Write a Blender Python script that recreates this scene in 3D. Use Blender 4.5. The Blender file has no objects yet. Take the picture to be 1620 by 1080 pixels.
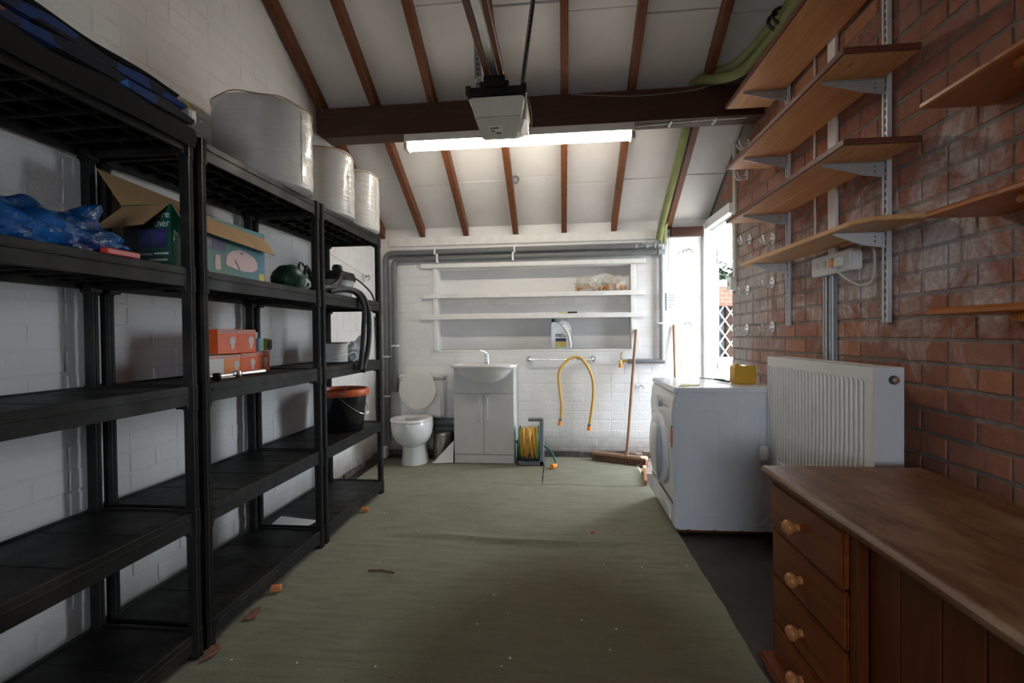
import bpy, bmesh, math, random
from mathutils import Vector, Matrix
random.seed(11)
scene = bpy.context.scene
COL = scene.collection

# ---------------------------------------------------------------- camera
FPX = 765.0
YAW, PITCH, ROLL = math.radians(5.81), math.radians(-0.795), math.radians(-0.62)
CAM = Vector((0, 0, 1.12))
_fw = Vector((-math.sin(YAW) * math.cos(PITCH), math.cos(YAW) * math.cos(PITCH), math.sin(PITCH)))
_rt = Vector((math.cos(YAW), math.sin(YAW), 0))
_up = _rt.cross(_fw)
_rt, _up = _rt * math.cos(ROLL) + _up * math.sin(ROLL), -_rt * math.sin(ROLL) + _up * math.cos(ROLL)
cam_data = bpy.data.cameras.new('camera')
cam = bpy.data.objects.new('camera', cam_data)
COL.objects.link(cam)
cam_data.sensor_width = 36
cam_data.lens = FPX / 1620 * 36
cam_data.clip_start = 0.02
m = Matrix((_rt, _up, -_fw)).transposed().to_4x4()
m.translation = CAM
cam.matrix_world = m
scene.camera = cam

# ---------------------------------------------------------------- sky, sun, exposure
SKY = 8.5
SUN = 15.0
TUBE = 18.0
OPEN_X0, OPEN_X1, OPEN_Z0, OPEN_Z = -0.80, 0.52, 0.95, 1.72      # unseen opening added in the front wall to light camera-facing sides
world = bpy.data.worlds.new('sky')
scene.world = world
world.use_nodes = True
bg = world.node_tree.nodes['Background']
bg.inputs[0].default_value = (0.80, 0.90, 1.0, 1)
bg.inputs[1].default_value = SKY
sun_data = bpy.data.lights.new('sun', 'SUN')
sun_data.energy = SUN
sun_data.angle = math.radians(0.6)
sun_data.color = (1.0, 0.95, 0.86)
sun = bpy.data.objects.new('sun', sun_data)
COL.objects.link(sun)
_sd = Vector((-math.cos(math.radians(69)), 0.03, -math.sin(math.radians(69))))
sun.rotation_euler = _sd.to_track_quat('-Z', 'Y').to_euler()
sun.location = (6, 4, 9)
vs = scene.view_settings
vs.view_transform = 'Standard'
vs.look = 'None'
vs.gamma = 1
vs.exposure = 0.95
vs.use_curve_mapping = False
try:
    scene.cycles.use_denoising = True
    scene.cycles.max_bounces = 10
    scene.cycles.diffuse_bounces = 6
    scene.cycles.caustics_reflective = False
    scene.cycles.caustics_refractive = False
    scene.cycles.sample_clamp_indirect = 6
except Exception:
    pass

def portal(name, loc, rot, sx, sy):
    d = bpy.data.lights.new(name, 'AREA')
    d.shape = 'RECTANGLE'; d.size = sx; d.size_y = sy
    d.cycles.is_portal = True
    o = bpy.data.objects.new(name, d); COL.objects.link(o)
    o.location = loc; o.rotation_euler = rot
portal('portal_side_door', (1.44, 4.13, 1.0), (0, math.radians(90), 0), 2.1, 0.66)
portal('portal_fill_opening', ((OPEN_X0 + OPEN_X1) / 2, -2.45, (OPEN_Z + OPEN_Z0) / 2), (math.radians(-90), 0, math.pi), OPEN_X1 - OPEN_X0, OPEN_Z - OPEN_Z0)  # covers the added fill opening behind the camera; no garage door is built

# ---------------------------------------------------------------- helpers: node materials
class NG:
    def __init__(s, name):
        s.m = bpy.data.materials.new(name); s.m.use_nodes = True
        s.n = s.m.node_tree.nodes; s.l = s.m.node_tree.links
        s.b = s.n['Principled BSDF']
    def new(s, t, **k):
        x = s.n.new(t)
        for a, v in k.items(): setattr(x, a, v)
        return x
    def put(s, sock, v):
        if isinstance(v, bpy.types.NodeSocket): s.l.new(v, sock)
        elif isinstance(v, (tuple, list)) and len(v) == 3 and sock.type == 'RGBA': sock.default_value = (*v, 1)
        else: sock.default_value = v
    def coord(s, kind='Object', scale=(1, 1, 1), loc=(0, 0, 0), rot=(0, 0, 0)):
        if kind == 'Position': src = s.new('ShaderNodeNewGeometry').outputs['Position']
        else: src = s.new('ShaderNodeTexCoord').outputs[kind]
        mp = s.new('ShaderNodeMapping')
        s.l.new(src, mp.inputs[0])
        mp.inputs['Scale'].default_value = scale; mp.inputs['Location'].default_value = loc; mp.inputs['Rotation'].default_value = rot
        return mp.outputs[0]
    def noise(s, vec, scale=5, detail=3, rough=0.55, dist=0):
        x = s.new('ShaderNodeTexNoise')
        s.l.new(vec, x.inputs['Vector'])
        x.inputs['Scale'].default_value = scale; x.inputs['Detail'].default_value = detail
        x.inputs['Roughness'].default_value = rough; x.inputs['Distortion'].default_value = dist
        return x.outputs['Fac']
    def ramp(s, fac, stops):
        x = s.new('ShaderNodeValToRGB')
        s.put(x.inputs[0], fac)
        e = x.color_ramp.elements
        while len(e) < len(stops): e.new(0.5)
        for i, (p, c) in enumerate(stops):
            e[i].position = p
            e[i].color = (*c, 1) if isinstance(c, (tuple, list)) else (c, c, c, 1)
        return x.outputs[0]
    def mix(s, fac, a, b, mode='MIX'):
        x = s.new('ShaderNodeMix', data_type='RGBA', blend_type=mode)
        s.put(x.inputs[0], fac); s.put(x.inputs[6], a); s.put(x.inputs[7], b)
        return x.outputs[2]
    def math(s, op, a, b=0.0, clamp=False):
        x = s.new('ShaderNodeMath', operation=op); x.use_clamp = clamp
        s.put(x.inputs[0], a); s.put(x.inputs[1], b)
        return x.outputs[0]
    def sep(s, vec):
        x = s.new('ShaderNodeSeparateXYZ'); s.l.new(vec, x.inputs[0]); return x.outputs
    def bump(s, h, strength=0.3, dist=0.01):
        x = s.new('ShaderNodeBump'); x.inputs['Strength'].default_value = strength; x.inputs['Distance'].default_value = dist
        s.put(x.inputs['Height'], h); s.l.new(x.outputs[0], s.b.inputs['Normal'])
    def fin(s, col=None, rough=0.5, metal=0.0, **k):
        if col is not None: s.put(s.b.inputs['Base Color'], col)
        s.put(s.b.inputs['Roughness'], rough); s.put(s.b.inputs['Metallic'], metal)
        for a, v in k.items(): s.put(s.b.inputs[a.replace('_', ' ')], v)
        return s.m

def simple(name, col, rough=0.5, metal=0.0, var=0.12, scale=12, bump=0.0, bscale=60, **k):
    g = NG(name)
    v = g.coord('Object')
    f = g.noise(v, scale, 4)
    lo = tuple(c * (1 - var) for c in col); hi = tuple(min(1, c * (1 + var)) for c in col)
    c = g.ramp(f, [(0.3, lo), (0.7, hi)])
    if bump: g.bump(g.noise(v, bscale, 3), bump, 0.004)
    return g.fin(c, rough, metal, **k)

def wood(name, dark, light, axis='y', grain=14, rough=0.55, knots=True, wear=None, bump=0.15):
    g = NG(name)
    sc = {'x': (0.7, 9, 9), 'y': (9, 0.7, 9), 'z': (9, 9, 0.7)}[axis]
    v = g.coord('Object', sc)
    f = g.noise(v, grain / 6, 6, 0.62, 1.6)
    f2 = g.noise(v, grain, 4, 0.6)
    ff = g.math('ADD', g.math('MULTIPLY', f, 0.72), g.math('MULTIPLY', f2, 0.28))
    c = g.ramp(ff, [(0.30, dark), (0.50, tuple((a + b) / 2 for a, b in zip(dark, light))), (0.70, light)])
    if knots:
        sk = {'x': (1.0, 3, 3), 'y': (3, 1.0, 3), 'z': (3, 3, 1.0)}[axis]
        vo = g.new('ShaderNodeTexVoronoi'); vo.inputs['Scale'].default_value = 4.5
        g.l.new(g.coord('Object', sk), vo.inputs['Vector'])
        k = g.ramp(vo.outputs['Distance'], [(0.04, 1.0), (0.10, 0.0)])
        c = g.mix(g.math('MULTIPLY', k, 0.75), c, tuple(x * 0.35 for x in dark))
    if wear:
        w = g.noise(g.coord('Object', (2.5, 1.2, 2)), 2.4, 7, 0.7)
        c = g.mix(g.ramp(w, [(0.47, 0.0), (0.66, 0.6)]), c, wear)
    g.bump(ff, bump, 0.003)
    return g.fin(c, rough, 0.0, Specular_IOR_Level=0.3)

M = {}
# brick with salt bloom, soot and old paint
g = NG('brick_red')
P_ = g.coord('Position')
oi = g.new('ShaderNodeObjectInfo').outputs['Random']
geo = g.new('ShaderNodeNewGeometry').outputs['Random Per Island']
rnd = g.math('FRACT', g.math('ADD', oi, geo))
base = g.ramp(rnd, [(0.0, (0.27, 0.105, 0.064)), (0.35, (0.35, 0.128, 0.074)), (0.62, (0.31, 0.145, 0.105)), (0.82, (0.45, 0.175, 0.082)), (1.0, (0.21, 0.098, 0.076))])
base = g.mix(0.32, base, g.ramp(g.noise(P_, 26, 5, 0.65), [(0.3, (0.10, 0.04, 0.03)), (0.7, (0.38, 0.16, 0.10))]))
xyz = g.sep(g.new('ShaderNodeNewGeometry').outputs['Position'])
zc = g.math('SUBTRACT', 1.0, g.math('DIVIDE', g.math('ABSOLUTE', g.math('SUBTRACT', xyz[2], 1.42)), 0.72), True)   # salt bloom rises in a band at mid-height
yc = g.math('MULTIPLY', g.math('SUBTRACT', xyz[1], 2.75), 1.2, True)
n1 = g.noise(g.coord('Position', (1, 1, 1)), 4.2, 7, 0.68, 0.8)
bl = g.math('ADD', g.math('MULTIPLY', zc, 0.31), n1)
blm = g.ramp(bl, [(0.66, 0.0), (0.75, 0.35), (0.87, 0.90)])
base = g.mix(blm, base, g.ramp(g.noise(P_, 60, 3), [(0.3, (0.46, 0.41, 0.40)), (0.7, (0.70, 0.655, 0.65))]))
pz = g.math('MULTIPLY', g.math('SUBTRACT', 2.1, xyz[2]), 3.0, True)
pm = g.math('MULTIPLY', g.math('MULTIPLY', yc, pz), g.ramp(g.noise(P_, 3.1, 5, 0.6), [(0.36, 0.25), (0.52, 0.9)]))
base = g.mix(pm, base, (0.38, 0.355, 0.335))
st = g.noise(g.coord('Position', (1, 13, 1.1)), 2.6, 5, 0.6)          # vertical drip marks
base = g.mix(g.ramp(st, [(0.56, 0.0), (0.72, 0.65)]), base, (0.085, 0.05, 0.04))
g.bump(g.noise(P_, 90, 5, 0.7), 0.5, 0.006)
M['brick'] = g.fin(base, 0.9)

g = NG('mortar_grey')
P_ = g.coord('Position')
c = g.ramp(g.noise(P_, 22, 5, 0.7), [(0.3, (0.13, 0.112, 0.10)), (0.7, (0.24, 0.21, 0.19))])
xyz = g.sep(g.new('ShaderNodeNewGeometry').outputs['Position'])
zc = g.math('SUBTRACT', 1.0, g.math('DIVIDE', g.math('ABSOLUTE', g.math('SUBTRACT', xyz[2], 1.42)), 0.72), True)
bl = g.math('ADD', g.math('MULTIPLY', zc, 0.36), g.noise(P_, 4.2, 7, 0.68, 0.8))
c = g.mix(g.ramp(bl, [(0.66, 0.0), (0.95, 0.75)]), c, (0.42, 0.38, 0.37))
g.bump(g.noise(P_, 120, 4, 0.7), 0.7, 0.006)
M['mortar'] = g.fin(c, 0.95)

def painted(name, col, dirt):
    g = NG(name)
    P_ = g.coord('Position')
    c = g.ramp(g.noise(P_, 3.0, 6, 0.6), [(0.35, tuple(x * 0.93 for x in col)), (0.65, col)])
    d = g.noise(P_, 9, 8, 0.72)
    c = g.mix(g.ramp(d, [(0.64, 0.0), (0.80, 0.45)]), c, dirt)
    xyz = g.sep(g.new('ShaderNodeNewGeometry').outputs['Position'])
    low = g.math('SUBTRACT', g.math('ADD', 0.20, g.math('MULTIPLY', g.noise(P_, 12, 4), 0.12)), xyz[2])
    c = g.mix(g.math('MULTIPLY', low, 4.0, True), c, (0.20, 0.17, 0.14))        # splash dirt at the wall foot
    g.bump(g.noise(P_, 70, 5, 0.65), 0.35, 0.006)
    return g.fin(c, 0.62)
M['white_brick'] = painted('white_painted_brick', (0.80, 0.79, 0.78), (0.60, 0.56, 0.51))
M['white_wall'] = painted('white_painted_wall', (0.77, 0.76, 0.75), (0.55, 0.51, 0.46))

g = NG('green_carpet')
P_ = g.coord('Position')
f = g.noise(P_, 260, 3, 0.7)
s1 = g.noise(P_, 1.1, 6, 0.62)
s2 = g.noise(g.coord('Position', (1, 7, 1)), 4.5, 6, 0.65)
c = g.ramp(s1, [(0.32, (0.280, 0.270, 0.182)), (0.55, (0.345, 0.338, 0.240)), (0.75, (0.375, 0.376, 0.278))])
c = g.mix(g.ramp(s2, [(0.45, 0.0), (0.75, 0.45)]), c, (0.11, 0.10, 0.06))
xyz = g.sep(g.new('ShaderNodeNewGeometry').outputs['Position'])
dx = g.math('POWER', g.math('DIVIDE', g.math('SUBTRACT', xyz[0], 0.0), 0.75), 2.0)
dy = g.math('POWER', g.math('DIVIDE', g.math('SUBTRACT', xyz[1], 1.45), 1.05), 2.0)
tr = g.math('ADD', g.math('SUBTRACT', 1.0, g.math('ADD', dx, dy)), g.math('MULTIPLY', g.math('SUBTRACT', s1, 0.5), 1.2))
c = g.mix(g.ramp(tr, [(0.0, 0.0), (0.55, 0.72)]), c, (0.125, 0.092, 0.045))      # trodden-in dirt where people stand
c = g.mix(0.45, c, g.ramp(f, [(0.25, 0.04), (0.75, 0.42)]), 'OVERLAY')
sp = g.noise(P_, 75, 2, 0.5)
c = g.mix(g.ramp(sp, [(0.71, 0.0), (0.75, 0.6)]), c, (0.055, 0.05, 0.035))
c = g.mix(g.ramp(sp, [(0.19, 0.35), (0.23, 0.0)]), c, (0.34, 0.33, 0.27))
g.bump(g.math('ADD', f, g.math('MULTIPLY', s2, 0.6)), 0.7, 0.006)
M['carpet'] = g.fin(c, 0.97)

g = NG('dark_floor')
P_ = g.coord('Position')
c = g.ramp(g.noise(P_, 4, 7, 0.65), [(0.3, (0.018, 0.013, 0.012)), (0.6, (0.045, 0.034, 0.032)), (0.8, (0.09, 0.07, 0.06))])
g.bump(g.noise(P_, 40, 4), 0.3, 0.004)
M['floor'] = g.fin(c, 0.6)

g = NG('ceiling_board')
P_ = g.coord('Position')
rn = g.new('ShaderNodeObjectInfo').outputs['Random']
c = g.ramp(g.noise(P_, 1.6, 6, 0.6), [(0.3, (0.60, 0.575, 0.565)), (0.7, (0.74, 0.715, 0.705))])
c = g.mix(g.math('MULTIPLY', rn, 0.16), c, (0.52, 0.50, 0.49))
g.bump(g.noise(P_, 5, 3), 0.35, 0.02)
M['board'] = g.fin(c, 0.7)

M['rafter'] = wood('rafter_stained', (0.080, 0.025, 0.009), (0.20, 0.068, 0.025), 'y', 12, 0.5)
M['beam'] = wood('beam_dark', (0.040, 0.016, 0.011), (0.085, 0.034, 0.021), 'x', 12, 0.5)
M['pine'] = wood('pine_shelf', (0.52, 0.245, 0.095), (0.74, 0.42, 0.19), 'y', 12, 0.5)
M['pine_light'] = wood('pine_shelf_light', (0.50, 0.25, 0.095), (0.68, 0.40, 0.18), 'y', 14, 0.45)
M['pine_edge'] = wood('pine_edge_red', (0.10, 0.030, 0.018), (0.17, 0.055, 0.032), 'y', 12, 0.5, False)
M['orange_pine'] = wood('orange_pine', (0.32, 0.090, 0.016), (0.50, 0.165, 0.036), 'y', 12, 0.35)
M['chest_front'] = wood('chest_front', (0.095, 0.020, 0.004), (0.205, 0.050, 0.009), 'y', 12, 0.4)
M['chest_board'] = wood('chest_board', (0.060, 0.013, 0.003), (0.130, 0.032, 0.006), 'z', 12, 0.4)
M['chest_top'] = wood('chest_top', (0.085, 0.030, 0.010), (0.225, 0.092, 0.036), 'y', 12, 0.46, False, (0.34, 0.215, 0.125), 0.25)
M['knob'] = wood('pine_knob', (0.34, 0.125, 0.040), (0.48, 0.20, 0.07), 'z', 12, 0.28, False)
M['broom_wood'] = wood('broom_wood', (0.20, 0.11, 0.065), (0.34, 0.20, 0.13), 'z', 14, 0.6, False)

g = NG('black_shelf_plastic')
P_ = g.coord('Position')
c = g.ramp(g.noise(P_, 5, 6, 0.65), [(0.35, (0.0045, 0.0042, 0.0045)), (0.55, (0.011, 0.0098, 0.0092)), (0.80, (0.045, 0.039, 0.033))])
g.bump(g.noise(P_, 150, 2), 0.15, 0.002)
M['black'] = g.fin(c, g.ramp(g.noise(P_, 8, 4), [(0.3, 0.45), (0.7, 0.65)]), 0.0, Specular_IOR_Level=0.28)
M['black_gloss'] = simple('black_gloss', (0.012, 0.012, 0.014), 0.25)
M['black_rubber'] = simple('black_rubber', (0.009, 0.009, 0.010), 0.5)
M['ceramic'] = simple('white_ceramic', (0.74, 0.73, 0.71), 0.12, var=0.02, Coat_Weight=0.3)
M['seat'] = simple('white_seat', (0.70, 0.68, 0.65), 0.25, var=0.02)
M['cabinet'] = simple('grey_white_cabinet', (0.58, 0.57, 0.555), 0.35, var=0.03)
M['chrome'] = simple('chrome', (0.82, 0.82, 0.84), 0.16, 0.85, var=0.05)
M['hook_metal'] = simple('hook_metal', (0.66, 0.66, 0.66), 0.3, 0.35, var=0.1)
M['steel'] = simple('brushed_steel', (0.55, 0.53, 0.50), 0.28, 1.0, var=0.08)
M['zinc'] = simple('zinc_grey', (0.36, 0.37, 0.38), 0.45, 0.7, var=0.12)
M['bracket'] = simple('bracket_grey', (0.40, 0.40, 0.41), 0.42, 0.25, var=0.1)
M['bracket_white'] = simple('bracket_white', (0.62, 0.63, 0.65), 0.42, 0.1, var=0.08)
M['slot'] = simple('slot_dark', (0.05, 0.045, 0.04), 0.7)
M['grey_pipe'] = simple('grey_pipe', (0.145, 0.15, 0.155), 0.45, var=0.08)
M['grey_pipe_light'] = simple('grey_pipe_light', (0.30, 0.31, 0.32), 0.4, var=0.08)
M['white_plastic'] = simple('white_plastic', (0.72, 0.71, 0.69), 0.35, var=0.05)
M['off_white'] = simple('off_white_plastic', (0.55, 0.52, 0.46), 0.4, var=0.05)
M['motor'] = simple('motor_cream', (0.62, 0.60, 0.52), 0.4, var=0.04)
M['enamel'] = simple('washer_enamel', (0.74, 0.77, 0.82), 0.22, var=0.02)
M['enamel_panel'] = simple('washer_panel', (0.70, 0.715, 0.73), 0.25, var=0.02)
M['radiator'] = simple('radiator_white', (0.70, 0.695, 0.67), 0.35, var=0.03)
M['radiator_side'] = simple('radiator_side', (0.64, 0.65, 0.68), 0.4, var=0.03)
M['handle_blue'] = simple('handle_blue_grey', (0.36, 0.40, 0.46), 0.3, var=0.06)
M['red'] = simple('red_plastic', (0.55, 0.035, 0.02), 0.35)
M['sticker'] = simple('sticker_red', (0.55, 0.10, 0.06), 0.4, var=0.3, scale=90)
M['orange'] = simple('orange_plastic', (0.85, 0.27, 0.03), 0.4)
M['orange_rim'] = simple('orange_rim', (0.62, 0.115, 0.04), 0.35)
M['bulb_orange'] = simple('bulb_box_orange', (0.82, 0.115, 0.012), 0.45, var=0.08)
M['bulb_amber'] = simple('bulb_box_amber', (0.82, 0.24, 0.04), 0.45, var=0.08)
M['card_white'] = simple('white_card', (0.68, 0.66, 0.64), 0.6, var=0.06)
M['pink_band'] = simple('pink_band', (0.75, 0.52, 0.44), 0.6, var=0.3, scale=220)
M['pale_bulb'] = simple('bulb_print', (0.66, 0.60, 0.56), 0.6, var=0.1)
M['cardboard'] = simple('cardboard', (0.40, 0.245, 0.115), 0.8, var=0.12, scale=7, bump=0.1)
M['teal_card'] = simple('teal_card', (0.22, 0.42, 0.40), 0.5, var=0.15)
M['navy_card'] = simple('navy_card', (0.02, 0.02, 0.06), 0.5)
M['yellow_card'] = simple('yellow_card', (0.62, 0.50, 0.03), 0.4, var=0.15)
M['yellow_can'] = simple('yellow_can', (0.58, 0.33, 0.015), 0.4, var=0.06)
M['yellow_hose'] = simple('yellow_hose', (0.60, 0.34, 0.06), 0.4, var=0.12)
M['teal_hose'] = simple('teal_hose', (0.01, 0.10, 0.095), 0.4)
M['reel_green'] = simple('reel_green', (0.02, 0.16, 0.085), 0.35)
M['reel_grey'] = simple('reel_grey', (0.13, 0.13, 0.15), 0.5)
M['dark_green'] = simple('dark_green_plastic', (0.008, 0.062, 0.035), 0.4, var=0.3)
M['insulation'] = simple('pipe_insulation_green', (0.205, 0.225, 0.088), 0.8, var=0.15, scale=9, bump=0.15)
M['bristle'] = simple('bristle_brown', (0.14, 0.070, 0.050), 0.8, var=0.4, scale=150, bump=0.6, bscale=260)
M['brass'] = simple('brass', (0.62, 0.40, 0.12), 0.3, 0.9)
M['paper'] = simple('white_paper', (0.78, 0.77, 0.76), 0.7, var=0.04)
M['yellow_paper'] = simple('yellow_paper', (0.74, 0.66, 0.30), 0.6, var=0.12)
M['foam_orange'] = simple('foam_orange', (0.62, 0.20, 0.07), 0.8, var=0.2, scale=40)
M['coir'] = simple('coir_brown', (0.20, 0.085, 0.055), 0.9, var=0.5, scale=90, bump=0.7)
M['string'] = simple('string', (0.30, 0.27, 0.24), 0.8)
M['white_frame'] = simple('white_door_frame', (0.80, 0.80, 0.79), 0.3, var=0.02)
M['batten_wood'] = wood('offcut_wood', (0.26, 0.10, 0.04), (0.42, 0.19, 0.08), 'y', 12, 0.7)
M['skirting'] = simple('dark_skirting', (0.085, 0.062, 0.052), 0.9, var=0.6, scale=18, bump=0.6)
M['tan'] = simple('trim_pale', (0.76, 0.745, 0.72), 0.6, var=0.08)
M['water'] = simple('bowl_shadow_water', (0.55, 0.57, 0.60), 0.05, var=0.02)

g = NG('stretch_wrap')
v = g.coord('Object')
c = g.ramp(g.noise(v, 4, 5), [(0.3, (0.60, 0.585, 0.57)), (0.7, (0.70, 0.685, 0.665))])
wr = g.noise(g.coord('Object', (2.0, 2.0, 11), rot=(0.45, 0.3, 0)), 3.0, 4, 0.6, 1.2)
g.bump(wr, 0.5, 0.02)
M['wrap'] = g.fin(c, 0.22, 0.0, Coat_Weight=0.6, Coat_Roughness=0.12)

g = NG('blue_bag')
v = g.coord('Object')
c = g.ramp(g.noise(v, 7, 5, 0.6, 0.6), [(0.3, (0.004, 0.035, 0.13)), (0.55, (0.008, 0.095, 0.33)), (0.75, (0.04, 0.22, 0.58))])
g.bump(g.noise(v, 16, 5, 0.6, 1.2), 0.9, 0.02)
M['blue_bag'] = g.fin(c, 0.2, 0.0, Coat_Weight=0.5)

g = NG('blanket_print')
P_ = g.coord('Position')
xyz = g.sep(P_)
ch = g.new('ShaderNodeTexVoronoi'); ch.inputs['Scale'].default_value = 10.0; ch.distance = 'CHEBYCHEV'
g.l.new(P_, ch.inputs['Vector'])
c = g.ramp(g.sep(ch.outputs['Color'])[0], [(0.0, (0.010, 0.012, 0.022)), (0.22, (0.022, 0.020, 0.026)), (0.36, (0.016, 0.050, 0.19)), (0.58, (0.030, 0.15, 0.52)), (0.80, (0.30, 0.115, 0.05)), (0.90, (0.02, 0.03, 0.08))])
for e in [x for x in g.n if x.type == 'VALTORGB']: e.color_ramp.interpolation = 'CONSTANT'
g.bump(g.noise(P_, 25, 4), 0.4, 0.01)
M['blanket'] = g.fin(c, 0.85)
M['blanket_dark'] = simple('blanket_lining', (0.005, 0.0045, 0.0045), 0.95, bump=0.2, bscale=30)

g = NG('clear_bag')
v = g.coord('Object')
c = g.ramp(g.noise(v, 9, 5, 0.6, 0.8), [(0.38, (0.78, 0.75, 0.70)), (0.62, (0.70, 0.63, 0.54))])
g.bump(g.noise(v, 22, 5, 0.6, 1.0), 0.9, 0.02)
M['clear_bag'] = g.fin(c, 0.25, 0.0, Alpha=0.45, Coat_Weight=0.4)
g = NG('clear_blue_bag')
v = g.coord('Object')
c = g.ramp(g.noise(v, 14, 4, 0.6, 0.8), [(0.40, (0.62, 0.64, 0.66)), (0.58, (0.50, 0.56, 0.62)), (0.68, (0.10, 0.24, 0.48))])
g.bump(g.noise(v, 30, 5, 0.6, 1.0), 0.9, 0.02)
M['clear_blue'] = g.fin(c, 0.25, 0.0, Alpha=0.75, Coat_Weight=0.4)
M['onion'] = simple('orange_brown_skin', (0.50, 0.22, 0.06), 0.4, var=0.35, scale=20)

g = NG('clear_tub')
M['tub'] = g.fin((0.62, 0.64, 0.66), 0.2, 0.0, Alpha=0.7)

g = NG('tube_light')
g.fin((1, 1, 1), 0.4)
g.b.inputs['Emission Color'].default_value = (1.0, 0.92, 0.77, 1)
g.b.inputs['Emission Strength'].default_value = TUBE
M['tube'] = g.m

g = NG('green_box_print')
v = g.coord('Object')
xyz = g.sep(v)
c = g.ramp(g.math('ADD', g.math('MULTIPLY', xyz[1], 1.35), g.math('MULTIPLY', g.noise(v, 5, 3), 0.2)), [(0.0, (0.008, 0.10, 0.050)), (0.45, (0.010, 0.135, 0.07)), (0.72, (0.03, 0.16, 0.22)), (0.95, (0.10, 0.24, 0.36))])
M['box_print'] = g.fin(c, 0.4)
M['box_green'] = simple('box_green', (0.008, 0.085, 0.055), 0.4, var=0.15)
M['box_photo'] = simple('box_photo', (0.035, 0.028, 0.14), 0.4, var=0.8, scale=22)
M['box_photo2'] = simple('box_photo_fish', (0.20, 0.10, 0.16), 0.4, var=0.9, scale=40)
M['box_pink'] = simple('box_pink', (0.62, 0.44, 0.43), 0.5, var=0.08)
M['box_ink'] = simple('box_ink_white', (0.62, 0.66, 0.62), 0.5)
M['box_navy'] = simple('box_navy', (0.010, 0.022, 0.034), 0.5)
M['ink'] = simple('black_ink', (0.03, 0.03, 0.035), 0.6)
M['oil_grey'] = simple('oil_can_silver', (0.30, 0.29, 0.28), 0.3, 0.35, var=0.2)
M['oil_white'] = simple('oil_can_light', (0.62, 0.62, 0.61), 0.3, 0.2)
M['oil_gold'] = simple('oil_label_gold', (0.45, 0.34, 0.07), 0.4, var=0.3, scale=60)

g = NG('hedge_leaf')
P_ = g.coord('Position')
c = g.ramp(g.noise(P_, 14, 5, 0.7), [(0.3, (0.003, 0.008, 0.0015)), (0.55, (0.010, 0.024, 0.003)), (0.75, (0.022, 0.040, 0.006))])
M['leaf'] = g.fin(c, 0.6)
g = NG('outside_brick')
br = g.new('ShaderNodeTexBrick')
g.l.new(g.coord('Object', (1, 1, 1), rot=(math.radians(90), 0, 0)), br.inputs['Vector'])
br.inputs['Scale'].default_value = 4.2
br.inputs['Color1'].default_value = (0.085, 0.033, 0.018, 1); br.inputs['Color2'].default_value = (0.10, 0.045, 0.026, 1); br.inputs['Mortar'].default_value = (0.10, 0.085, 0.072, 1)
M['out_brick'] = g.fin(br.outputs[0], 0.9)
M['out_pave'] = simple('pale_paving', (0.26, 0.25, 0.23), 0.9)
M['out_glass'] = simple('dark_window_glass', (0.02, 0.024, 0.03), 0.25)
M['out_render'] = simple('pale_render', (0.66, 0.64, 0.60), 0.9)
M['roof_tile'] = simple('roof_deck', (0.10, 0.07, 0.06), 0.9)

# ---------------------------------------------------------------- helpers: meshes and objects
OFF = {}          # world position of each object's frame (all frames unrotated unless stated)

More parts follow.
